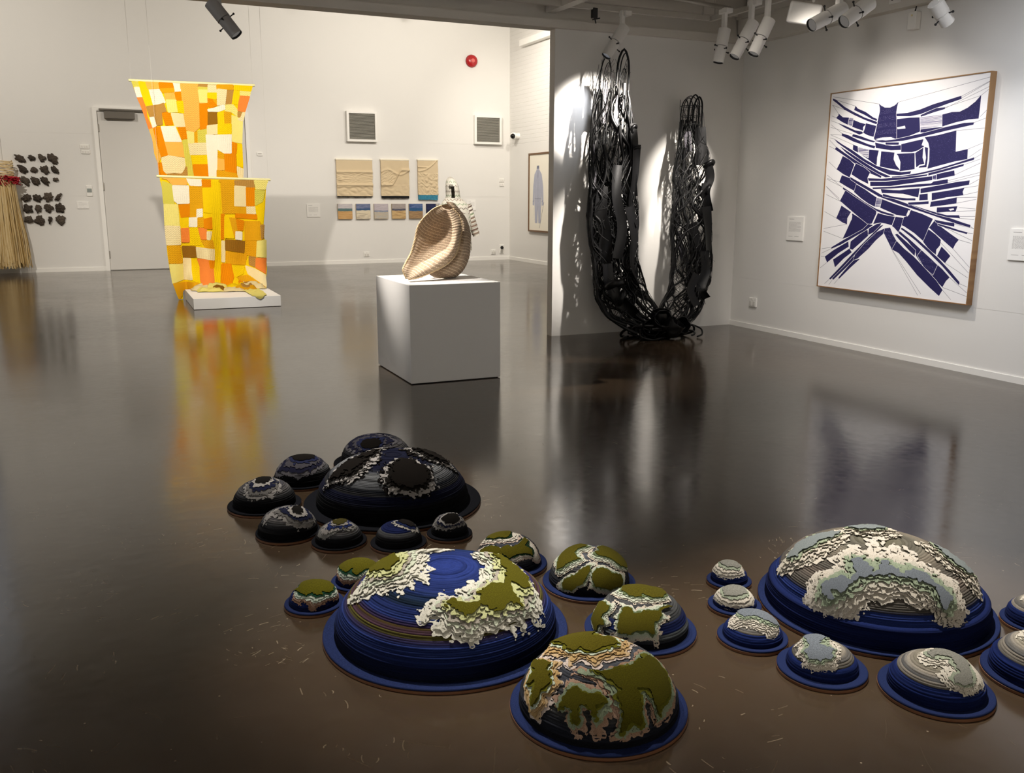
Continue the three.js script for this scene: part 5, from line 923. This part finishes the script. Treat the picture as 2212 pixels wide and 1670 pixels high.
// ------------------------------------------------------------------ back wall: cloth panels, seascapes, fittings
{
  const calico = (i) => mat(0xd7c3a0, 0.9, { bumpMap: KNIT[2], bumpScale: 0.0006, side: THREE.DoubleSide });
  const relief = [
    (u, v) => 0.02 * Math.exp(-(((v - 0.66) / 0.03) ** 2)) + 0.024 * Math.exp(-(((v - 0.3) / 0.035) ** 2)) + (v > 0.33 && v < 0.64 ? 0.016 * Math.abs(noise(u * 4, v * 22 + Math.sin(u * 6), 2)) + 0.014 * Math.exp(-((u - 0.12) ** 2 + (v - 0.46) ** 2) * 260) : 0) + (v < 0.27 ? 0.02 * Math.abs(noise(u * 5, v * 8, 6)) : 0),
    (u, v) => { const c = 0.3 + 0.42 * smooth(0.35, 0.75, u) - v, e = 0.66 + 0.07 * Math.sin(u * 7) - v; return 0.022 * Math.exp(-((c / 0.035) ** 2)) + 0.013 * Math.exp(-((e / 0.03) ** 2)) + (c < 0 && e > 0 ? 0.016 * Math.abs(noise(u * 6, v * 14 - u * 6, 3)) : 0) + (v < 0.3 ? 0.014 * Math.abs(noise(u * 4, v * 8, 9)) : 0.004 * noise(u * 5, v * 5, 1)); },
    (u, v) => 0.012 * Math.exp(-(((v - 0.8 + 0.02 * u) / 0.02) ** 2)) * smooth(0.6, 0.4, u) + 0.012 * Math.exp(-(((v - 0.68 - 0.35 * u * u) / 0.025) ** 2)) + (v < 0.62 ? 0.022 * Math.abs(noise(u * 6 + v * 3, v * 9, 5)) : 0),
  ];
  const P = [[4.41, 2.124, 5.163, 1.368, 0.022, 0x15120f, 'leftmost of three quilted calico panels, with two raised bands, above the small seascapes'], [5.345, 2.134, 5.956, 1.348, 0.05, 0x0b0a0a, 'middle of three quilted calico panels, with a winding ridge and a black lower edge'], [6.15, 2.142, 6.6, 1.317, 0.1, 0x2a7390, 'rightmost of three quilted calico panels, narrowest, with a sea-blue lower strip']];
  P.forEach(([x0, y0, x1, y1, sill, sc, label], i) => {
    const w = x1 - x0, h = y0 - y1, o = thing('calico_panel', label, 'textile', [(x0 + x1) / 2, y0, ZB], null);
    const g = new THREE.PlaneGeometry(w, h - sill, 90, 100), p = g.attributes.position; for (let k = 0; k < p.count; k++) { const u = p.getX(k) / w + 0.5, v = p.getY(k) / (h - sill) + 0.5; p.setXYZ(k, p.getX(k) + 0.006 * noise(v * 9, i), p.getY(k) - (h - sill) / 2, 0.05 + 1.5 * relief[i](u, v)); } g.computeVertexNormals();
    mesh('quilted_cloth', g, calico(i), o); mesh('backing', box(-w / 2 + 0.006, -h + sill + 0.01, 0.004, w / 2 - 0.006, -0.004, 0.046), mat(0xcbb48c, 0.9), o);
    mesh('top_batten', rbox(w + 0.02, 0.03, 0.055, 0.01, 0, 0, 0.03), mat(0xf4ecd8, 0.7), o);
    const s = new THREE.BoxGeometry(w - 0.02, sill, 0.045, 30, 4, 1); const q = s.attributes.position; for (let k = 0; k < q.count; k++) q.setXYZ(k, q.getX(k), q.getY(k) - h + sill / 2 + (q.getY(k) < 0 ? 0.012 * noise(q.getX(k) * 18, i) : 0), q.getZ(k) + 0.03); s.computeVertexNormals();
    mesh('lower_strip', s, i === 2 ? mat(0xffffff, 0.8, { map: canvasTex(256, 64, (c, W, H) => { const r = rng(4); c.fillStyle = '#2c7d9a'; c.fillRect(0, 0, W, H); for (let k = 0; k < 240; k++) { c.globalAlpha = 0.3; c.fillStyle = ['#125a7c', '#3f9cb4', '#0d3f5c', '#7cc0cc'][k % 4]; c.fillRect(r() * W, r() * H, 4 + r() * 22, 2 + r() * 4); } }) }) : mat(sc, 0.9), o);
  });
  const seas = [ // sky, sea, sand tones, horizon share, sea share
    [['#b9b4b8', '#cfc8c6'], ['#4f6a6a', '#5d7877'], ['#c49a62', '#b98b52', '#d6b27c'], 0.3, 0.47, 'first of the small seascapes from the left, grey sky over a broad ochre beach'],
    [['#5f6a8c', '#8a90a8'], ['#2f4c74', '#3b5a82'], ['#d8cbae', '#e2d8c2', '#8f8478'], 0.3, 0.42, 'second small seascape from the left, pale dune under a blue-grey sky'],
    [['#b4aab0', '#cbc4c8'], ['#6c7484', '#9aa0b4'], ['#b9ae9c', '#c8b69c', '#a8b0b4'], 0.44, 0.54, 'third small seascape from the left, palest, with mauve water'],
    [['#9c928e', '#b4aaa4'], ['#4a4a5a', '#585a68'], ['#c8a874', '#d4b888', '#8a6a44'], 0.32, 0.45, 'fourth small seascape from the left, dark sea line above a yellow beach'],
    [['#3c5284', '#6c84ac'], ['#1f4a78', '#2c5f8a'], ['#9a7c58', '#b8986c', '#7a6048'], 0.28, 0.48, 'fifth small seascape from the left, strong blue sky over brown dunes'],
    [['#141c44', '#26305c'], ['#0e1434', '#101a3c'], ['#1c2448', '#12183a', '#2a3050'], 0.4, 0.6, 'sixth small seascape, darkest, partly hidden by the hooded garment']];
  const X = [4.412, 4.795, 5.178, 5.562, 5.941, 6.33];
  seas.forEach(([sky, sea, sand, a, b, label], i) => {
    const o = thing('small_seascape', label, 'painting', [X[i] + 0.152, 1.08, ZB]), w = 0.3, h = 0.31;
    const tex = canvasTex(256, 256, (g, W, H) => { const r = rng(60 + i); const band = (y0, y1, cs) => { g.globalAlpha = 1; g.fillStyle = cs[0]; g.fillRect(0, y0, W, y1 - y0); for (let k = 0; k < 120; k++) { g.globalAlpha = 0.16 + r() * 0.3; g.fillStyle = cs[k % cs.length]; const y = y0 + r() * (y1 - y0), l = 12 + r() * 70; g.beginPath(); g.ellipse(r() * W, y, l, 1.5 + r() * 5, (r() - 0.5) * 0.5, 0, 7); g.fill(); } }; g.save(); band(b * H - 8, H, sand); band(a * H, b * H, sea); band(0, a * H + 2, sky); g.restore(); g.globalAlpha = 1; });
    mesh('canvas_front', (() => { const g = new THREE.PlaneGeometry(w, h, 24, 24), p = g.attributes.position; for (let k = 0; k < p.count; k++) p.setZ(k, 0.052 + 0.006 * Math.abs(noise(p.getX(k) * 20, p.getY(k) * 26, i)) * (p.getY(k) < 0 ? 1 : 0.2)); g.computeVertexNormals(); return g; })(), mat(0xffffff, 0.8, { map: tex }), o);
    mesh('stretcher', rbox(w, h, 0.05, 0.004, 0, 0, 0.026), mat(i === 5 ? 0x1a2040 : 0xb8a88c, 0.8), o);
  });
}
// louvred vents
for (const [x, y, label] of [[4.966, 2.781, 'left louvred air vent with white frame, high above the calico panels'], [7.75, 2.798, 'right louvred air vent with white frame, near the corner under the red alarm']]) {
  const o = thing('air_vent', label, 'vent', [x, y, ZB]), w = 0.63, h = 0.6, f = [];
  for (const [a, b, c, d] of [[-w / 2, -h / 2, w / 2, -h / 2 + 0.045], [-w / 2, h / 2 - 0.045, w / 2, h / 2], [-w / 2, -h / 2 + 0.045, -w / 2 + 0.045, h / 2 - 0.045], [w / 2 - 0.045, -h / 2 + 0.045, w / 2, h / 2 - 0.045]]) f.push(box(a, b, 0, c, d, 0.1));
  mesh('frame', f, plasticWhite, o); mesh('duct_plate', box(-w / 2 + 0.046, -h / 2 + 0.046, 0.002, w / 2 - 0.046, h / 2 - 0.046, 0.008), mat(0x9a968c, 0.6), o);
  const s = []; for (let i = 0; i < 22; i++) s.push(new THREE.BoxGeometry(w - 0.094, 0.0022, 0.036).rotateX(0.55).translate(0, -h / 2 + 0.06 + i * (h - 0.12) / 21, 0.07)); const m = mesh('louvre_slats', s, mat(0xa9a69c, 0.5), o); m.userData.kind = 'stuff';
}
{ // red alarm, camera
  const o = thing('fire_alarm', 'round red fire alarm sounder high on the back wall', 'alarm', [7.4, 4.2, ZB]), red = mat(0xb31f24, 0.25);
  mesh('housing', new THREE.LatheGeometry([[0, 0], [0.12, 0], [0.125, 0.02], [0.12, 0.06], [0.085, 0.085], [0.06, 0.09], [0, 0.1]].map((p) => new THREE.Vector2(...p)), 40).rotateX(Math.PI / 2), red, o); mesh('beacon_lens', new THREE.SphereGeometry(0.045, 20, 12).scale(1, 1, 0.6).translate(0, 0, 0.1), mat(0xe06a66, 0.15), o); mesh('base_ring', cyl(0.13, 0.13, 0.02, 36).rotateX(Math.PI / 2).translate(0, 0, 0.01), mat(0x8c161b, 0.4), o);
  const c = thing('security_camera', 'small white dome security camera on the brick wall by the corner', 'camera', [XB, 2.66, -18.25]);
  mesh('wall_mount', cyl(0.06, 0.06, 0.1, 24).rotateZ(Math.PI / 2).translate(-0.05, 0, 0), plasticWhite, c); mesh('shell', new THREE.SphereGeometry(0.075, 24, 16).translate(-0.12, 0, 0), plasticWhite, c); mesh('dark_dome', new THREE.SphereGeometry(0.056, 20, 14).translate(-0.155, -0.005, 0.03), mat(0x0a0a0a, 0.1), c);
}
// switches, sockets, captions
function plate(label, cat, name, p, face, w, h, parts) {
  const o = thing(name, label, cat, p); o.rotation.y = face; mesh('faceplate', rbox(w, h, 0.018, 0.006, 0, 0, 0.009), plasticWhite, o); parts?.(o); return o;
}
const rockers = (n) => (o) => { for (let i = 0; i < n; i++) mesh('rocker', rbox(0.026, 0.036, 0.012, 0.003, (i - (n - 1) / 2) * 0.042, 0, 0.018), mat(0xe6e3dc, 0.3), o); };
const sockets = (n) => (o) => { for (let i = 0; i < n; i++) mesh('socket_face', rbox(0.038, 0.05, 0.008, 0.003, (i - (n - 1) / 2) * 0.05, -0.012, 0.019), mat(0xd9d6ce, 0.4), o); mesh('rocker', rbox(0.018, 0.022, 0.012, 0.003, 0, 0.034, 0.018), mat(0xe6e3dc, 0.3), o); };
plate('upper white switch plate left of the double door', 'switch', 'wall_switch', [-0.213, 2.262, ZB], 0, 0.15, 0.078, rockers(3));
plate('lower white switch plate left of the double door', 'switch', 'wall_switch', [-0.205, 2.172, ZB], 0, 0.15, 0.078, rockers(3));
plate('white wall controller with a grey screen left of the double door', 'thermostat', 'wall_controller', [-0.2, 1.47, ZB], 0, 0.1, 0.19, (o) => mesh('screen', rbox(0.08, 0.07, 0.006, 0.003, 0, 0.01, 0.019), mat(0x8f9692, 0.3), o));
plate('upper blank white plate on the back wall near the corner', 'switch', 'wall_switch', [8.1, 1.74, ZB], 0, 0.11, 0.08, rockers(2));
plate('lower blank white plate on the back wall near the corner', 'switch', 'wall_switch', [8.1, 1.65, ZB], 0, 0.11, 0.08, rockers(2));
plate('double power socket low on the back wall under the seascapes', 'socket', 'power_socket', [5.0, 0.19, ZB], 0, 0.12, 0.1, sockets(2));
plate('double power socket low on the back wall beside the black round socket', 'socket', 'power_socket', [7.9, 0.175, ZB], 0, 0.11, 0.1, sockets(2));
plate('tall grey socket box with a black round inlet near the corner', 'socket', 'power_socket', [8.1, 0.235, ZB], 0, 0.1, 0.2, (o) => { mesh('inlet', cyl(0.034, 0.034, 0.03, 20).rotateX(Math.PI / 2).translate(0, 0.035, 0.03), darkMat, o); mesh('socket_face', rbox(0.06, 0.06, 0.012, 0.004, 0, -0.05, 0.02), mat(0xaaa79f, 0.4), o); });
plate('double power socket low on the right wall near the partition corner', 'socket', 'power_socket', [XR, 0.289, -7.77], -Math.PI / 2, 0.115, 0.1, sockets(2));
plate('small white wall sign right of the double door', 'sign', 'wall_sign', [2.91, 2.195, ZB], 0, 0.11, 0.07, (o) => mesh('printed_strip', rbox(0.07, 0.014, 0.004, 0.001, 0, 0.005, 0.019), mat(0xa8a49c, 0.6), o));
// captions: grey greeked lines as on the cards, too small to read in the photograph
function caption(label, p, face, w, h, rows) {
  const o = thing('wall_caption', label, 'label', p); o.rotation.y = face;
  mesh('card', box(-w / 2, -h / 2, 0, w / 2, h / 2, 0.012), labelMat, o);
  const t = canvasTex(256, Math.round(256 * h / w), (g, W, H) => { const r = rng(rows); g.fillStyle = '#f5f3ee'; g.fillRect(0, 0, W, H); g.fillStyle = '#8d8a86'; g.fillRect(W * 0.12, H * 0.09, W * 0.3, H * 0.018); for (let i = 0; i < rows; i++) { let x = W * 0.12; const end = W * (i % 5 === 4 ? 0.6 : 0.86); while (x < end) { const l = 6 + r() * 16; g.globalAlpha = 0.75; g.fillRect(x, H * (0.22 + 0.42 * i / rows), Math.min(l, end - x), Math.max(1.5, H * 0.01)); x += l + 4; } } g.globalAlpha = 0.75; g.fillRect(W * 0.12, H * 0.83, W * 0.26, H * 0.014); g.fillRect(W * 0.5, H * 0.83, W * 0.26, H * 0.014); });
  mesh('printed_face', new THREE.PlaneGeometry(w - 0.004, h - 0.004).translate(0, 0, 0.0126), mat(0xffffff, 0.6, { map: t }), o);
}
caption('white text panel on the right wall left of the framed print', [XR, 1.089, -7.19], -Math.PI / 2, 0.235, 0.235, 14);
caption('white text panel cut off by the right edge, right of the framed print', [XR, 1.05, -4.69], -Math.PI / 2, 0.24, 0.235, 18);
caption('white text panel on the back wall left of the seascapes', [3.92, 1.1, ZB], 0, 0.27, 0.26, 12);
caption('small white caption card beside the double door', [-0.33, 1.215, ZB], 0, 0.19, 0.13, 5);
caption('white text panel on the back wall, mostly behind the striped sleeve', [7.38, 1.2, ZB], 0, 0.2, 0.22, 10);
// drawing of overalls on the far right wall
{
  const z0 = -17.67, z1 = -16.6, y0 = 0.665, y1 = 2.275, o = thing('framed_drawing', 'framed pencil drawing of grey overalls and a stick, half hidden by the partition', 'picture', [XB, 1.47, -17.135]), L = (g) => { g.translate(-XB, -1.47, 17.135); return g; }, wood = mat(0x6b4a26, 0.45);
  const tex = canvasTex(640, 960, (g, W, H) => {
    const r = rng(2); g.fillStyle = '#f2ecdc'; g.fillRect(0, 0, W, H); const X = (v) => v * W, Y = (v) => v * H;
    const poly = (p, c, a = 1) => { g.globalAlpha = a; g.fillStyle = c; g.beginPath(); p.forEach(([x, y], i) => i ? g.lineTo(X(x), Y(y)) : g.moveTo(X(x), Y(y))); g.closePath(); g.fill(); g.globalAlpha = 1; };
    poly([[0.36, 0.15], [0.46, 0.15], [0.47, 0.2], [0.58, 0.26], [0.66, 0.42], [0.68, 0.66], [0.6, 0.67], [0.57, 0.5], [0.57, 0.62], [0.55, 0.9], [0.45, 0.9], [0.42, 0.68], [0.39, 0.9], [0.29, 0.9], [0.26, 0.62], [0.26, 0.5], [0.25, 0.67], [0.17, 0.66], [0.19, 0.42], [0.25, 0.26], [0.35, 0.2]], '#aeb1c2');
    for (let i = 0; i < 420; i++) { g.globalAlpha = 0.15; g.strokeStyle = r() < 0.6 ? '#7c8096' : '#d6d8e0'; const x = 0.2 + r() * 0.45, y = 0.22 + r() * 0.66; g.beginPath(); g.moveTo(X(x), Y(y)); g.lineTo(X(x + (r() - 0.5) * 0.03), Y(y + 0.06 * r())); g.lineWidth = 2 + r() * 4; g.stroke(); }
    g.globalAlpha = 1; g.strokeStyle = '#5c6076'; g.lineWidth = 4; for (const l of [[[0.41, 0.2], [0.42, 0.62]], [[0.26, 0.58], [0.57, 0.58]], [[0.36, 0.2], [0.41, 0.32], [0.46, 0.2]], [[0.42, 0.64], [0.42, 0.9]], [[0.25, 0.6], [0.17, 0.62]], [[0.66, 0.6], [0.59, 0.62]]]) { g.beginPath(); l.forEach(([x, y], i) => i ? g.lineTo(X(x), Y(y)) : g.moveTo(X(x), Y(y))); g.stroke(); }
    poly([[0.36, 0.15], [0.46, 0.15], [0.47, 0.19], [0.35, 0.19]], '#6c7084'); g.strokeStyle = '#55504a'; g.lineWidth = 7; g.beginPath(); g.moveTo(X(0.7), Y(0.62)); g.lineTo(X(0.5), Y(0.96)); g.stroke();
  });
  mesh('drawing', L(new THREE.PlaneGeometry(z1 - z0 - 0.05, y1 - y0 - 0.05).rotateY(-Math.PI / 2).translate(XB - 0.03, 1.47, (z0 + z1) / 2)), mat(0xffffff, 0.5, { map: tex }), o);
  for (const [a, b, c, d] of [[y0, z0, y0 + 0.035, z1], [y1 - 0.035, z0, y1, z1], [y0 + 0.035, z0, y1 - 0.035, z0 + 0.035], [y0 + 0.035, z1 - 0.035, y1 - 0.035, z1]]) mesh('frame_member', L(box(XB - 0.045, a, b, XB - 0.001, c, d)), wood, o);
  mesh('backing_board', L(box(XB - 0.028, y0 + 0.03, z0 + 0.03, XB - 0.004, y1 - 0.03, z1 - 0.03)), mat(0xddd6c6, 0.8), o);
}
struct('trim_5', [box(XB - 0.14, 4.44, -17.95, XB, 4.56, -13)], trimMat);
// brown paper husks in two grids of twelve
{
  const A = [[[-1.277, 2.031, 1.25, 0.7, -0.6], [-1.099, 2.042, 0.85, 0.7, -0.3], [-0.934, 2.045, 1.05, 0.7, -0.7], [-0.751, 2.033, 1.35, 0.65, -0.8]], [[-1.255, 1.844, 1.2, 0.65, -0.65], [-1.075, 1.832, 0.8, 0.75, -0.6], [-0.911, 1.842, 1.15, 0.75, -0.75], [-0.741, 1.844, 1.05, 0.6, -0.8]], [[-1.246, 1.649, 1.35, 0.6, -0.75], [-1.075, 1.643, 1.25, 0.55, -0.8], [-0.916, 1.644, 1.2, 0.6, -0.8], [-0.742, 1.669, 0.65, 0.75, -0.1]], [[-1.241, 1.346, 1.1, 0.85, 0.6], [-1.069, 1.339, 0.95, 0.95, 1.5], [-0.897, 1.362, 1.1, 0.9, 0.8], [-0.729, 1.355, 1.15, 0.5, 0.9]], [[-1.239, 1.156, 1.1, 1.0, 0.4], [-1.066, 1.148, 0.95, 0.75, 1.3], [-0.902, 1.163, 1.0, 0.9, 0.3], [-0.722, 1.162, 1.1, 0.95, 1.0]], [[-1.245, 0.95, 0.95, 0.9, -1.2], [-1.064, 0.948, 1.1, 1.0, 0.5], [-0.903, 0.947, 0.8, 0.55, 1.3], [-0.726, 0.953, 1.05, 1.0, -0.4]]];
  const shape = ['long slanting', 'small pointed', 'plump slanting', 'long ragged', 'narrow slanting', 'small curled', 'bent', 'hooked', 'long smooth', 'slim twisted', 'knobbly', 'tiny', 'broad fan', 'upright oval', 'flared', 'thin leaning', 'wide ruffled', 'small peaked', 'winged', 'tall jagged', 'cone-shaped', 'square torn', 'thin upright', 'broad tilted'], col = ['first', 'second', 'third', 'last'], row = ['top', 'middle', 'bottom'], bm = [mat(0x4a4036, 0.85), mat(0x3f362d, 0.85), mat(0x544a3f, 0.85)];
  A.forEach((line, j) => line.forEach(([x, y, s, q, rot], i) => {
    const k = j * 4 + i, o = thing('paper_husk', `${shape[k]} brown husk, ${col[i]} in the ${row[j % 3]} row of the ${j < 3 ? 'upper' : 'lower'} grid`, 'husk', [x, y, ZB], j < 3 ? 'brown husks in the upper grid' : 'brown husks in the lower grid');
    const g = new THREE.IcosahedronGeometry(0.085, 5), p = g.attributes.position, sd = k * 7.7;
    for (let n = 0; n < p.count; n++) { let X = p.getX(n) / 0.085, Y = p.getY(n) / 0.085, Z = p.getZ(n) / 0.085; const a = Math.atan2(Y, X), w = 1 + 0.55 * noise(Math.cos(a) * 1.6, Math.sin(a) * 1.6, sd) + 0.3 * Math.abs(noise(Math.cos(a) * 5, Math.sin(a) * 5, sd)) - 0.1, rid = 0.35 * Math.abs(noise(X * 2, Y * 7, sd + 3)); p.setXYZ(n, X * 0.085 * w, Y * 0.085 * w * q, Math.max(-0.01, (Z * 0.6 + rid * Math.sqrt(Math.max(0, Z))) * 0.085) + 0.012); }
    g.computeVertexNormals(); g.rotateZ(rot); g.scale(s * 0.92, s * 0.92, 1); mesh('crumpled_shell', g, bm[k % 3], o); mesh('fixing_pin', rod([0, 0, 0], [0, 0, 0.03], 0.004, 6), metalMat, o);
  }));
}
// raffia piece at the left edge
{
  const o = thing('raffia_fringe', 'hanging straw raffia fringe with a red tuft band at the left edge', 'textile', [-1.6, 0, -18.5]), r = rng(15), straw = [mat(0xd9bd86, 0.8), mat(0xe6cf9f, 0.8), mat(0xc4a468, 0.8)];
  const hoops = []; for (let i = 0; i < 12; i++) hoops.push(tube(Array.from({ length: 9 }, (_, k) => [Math.cos(k / 8 * 6.28) * (0.2 + 0.02 * r()), 1.95 - i * 0.025 + 0.04 * r(), Math.sin(k / 8 * 6.28) * 0.15]), 0.008, 30, 5));
  mesh('straw_crown', hoops, straw[1], o);
  const tuft = []; for (let i = 0; i < 260; i++) { const a = r() * 6.28, y = 1.6 + r() * 0.12, c = Math.cos(a), s = Math.sin(a); tuft.push(rod([c * 0.18, y, s * 0.15], [c * (0.25 + 0.07 * r()), y - 0.05 + 0.08 * r(), s * (0.2 + 0.06 * r())], 0.009, 5)); }
  mesh('red_tuft_band', tuft, mat(0xb3152a, 0.8), o).userData.kind = 'stuff';
  for (let k = 0; k < 3; k++) { const L = []; for (let i = 0; i < 150; i++) { const a = r() * 6.28, c = Math.cos(a) * (0.12 + 0.1 * r()), s = Math.sin(a) * 0.17, len = 0.1 + 0.16 * r(), f = 1 + 0.55 * r(); L.push(tube([[c, 1.66, s], [c * (1 + (f - 1) * 0.4) + 0.02 * (r() - 0.5), 1.1, s], [c * f + 0.03 * (r() - 0.5), 0.6, s], [c * f * 1.05 + 0.05 * (r() - 0.5), len, s * 1.1]], 0.004 + r() * 0.006, 8, 4)); } mesh('raffia_strands', L, straw[k], o).userData.kind = 'stuff'; }
  mesh('hanging_cord', rod([0, 1.95, 0], [0, HT, 0], 0.003, 6), metalMat, o);
}
// ceiling fittings in view
{
  const f = thing('floodlight', 'square white floodlight on the track right of the three corner spotlights', 'spotlight', [5.66, 3.1, -6.4]);
  mesh('track_adapter', rbox(0.06, 0.05, 0.13, 0.008, 0, -0.02, 0), fixtureWhite, f); mesh('stem', rod([0, -0.03, 0], [-0.1, -0.1, 0.1], 0.012), fixtureWhite, f);
  mesh('head', rbox(0.26, 0.17, 0.06, 0.02).rotateY(-0.6).rotateX(0.3).translate(-0.24, -0.22, 0.16), fixtureWhite, f); mesh('front_glass', rbox(0.2, 0.12, 0.01, 0.004).translate(0, 0, -0.032).rotateY(-0.6).rotateX(0.3).translate(-0.24, -0.22, 0.16), mat(0xb9b7b2, 0.2), f);
  const w = thing('wall_sensor', 'small white wall box with a lit dot and cable under the duct', 'sensor', [XR, 2.835, -5.9]); mesh('case', rbox(0.06, 0.14, 0.085, 0.008, -0.03, 0, 0), plasticWhite, w); mesh('indicator_dot', cyl(0.008, 0.008, 0.004, 12).rotateZ(Math.PI / 2).translate(-0.061, 0.04, 0), mat(0xf0e2b0, 0.4), w); mesh('cable', tube([[-0.03, 0.07, 0], [-0.05, 0.13, 0.03], [-0.115, 0.2, 0.05], [-0.12, 0.34, 0.05]], 0.005, 16, 6), darkMat, w);
  const s = thing('duct_socket', 'white double socket on the face of the duct at top right', 'socket', [XR - 0.1, 3.03, -6.05]); mesh('faceplate', rbox(0.014, 0.08, 0.12, 0.005, -0.007, 0, 0), plasticWhite, s); for (const z of [-0.022, 0.022]) mesh('socket_hole', cyl(0.014, 0.014, 0.006, 14).rotateZ(Math.PI / 2).translate(-0.015, 0, z), darkMat, s);
  const c = thing('pipe', 'shiny grey pipe running under the ceiling over the partition', 'pipe', [4.5, 3.22, -7.7]); mesh('pipe_run', rod([-0.6, 0.1, 0], [1.3, -0.01, -0.05], 0.022, 14), mat(0xaaa59c, 0.3, { metalness: 0.4 }), c); for (const x of [-0.5, 0.4]) mesh('pipe_clip', rod([x, 0.08, 0], [x, HC - 3.22, 0], 0.007), steelMat, c);
  const b = thing('beam_clamp', 'small black clamp on the ceiling above the sculpture', 'clamp', [4.33, 3.1, -7.84]); mesh('jaw', rbox(0.05, 0.09, 0.05, 0.006, 0, -0.03, 0), darkMat, b); mesh('thumb_screw', [rod([0, -0.06, 0], [0.02, -0.12, 0], 0.006), rod([-0.02, -0.09, 0], [0.06, -0.07, 0], 0.006)], darkMat, b);
}


renderer.render(scene, camera);
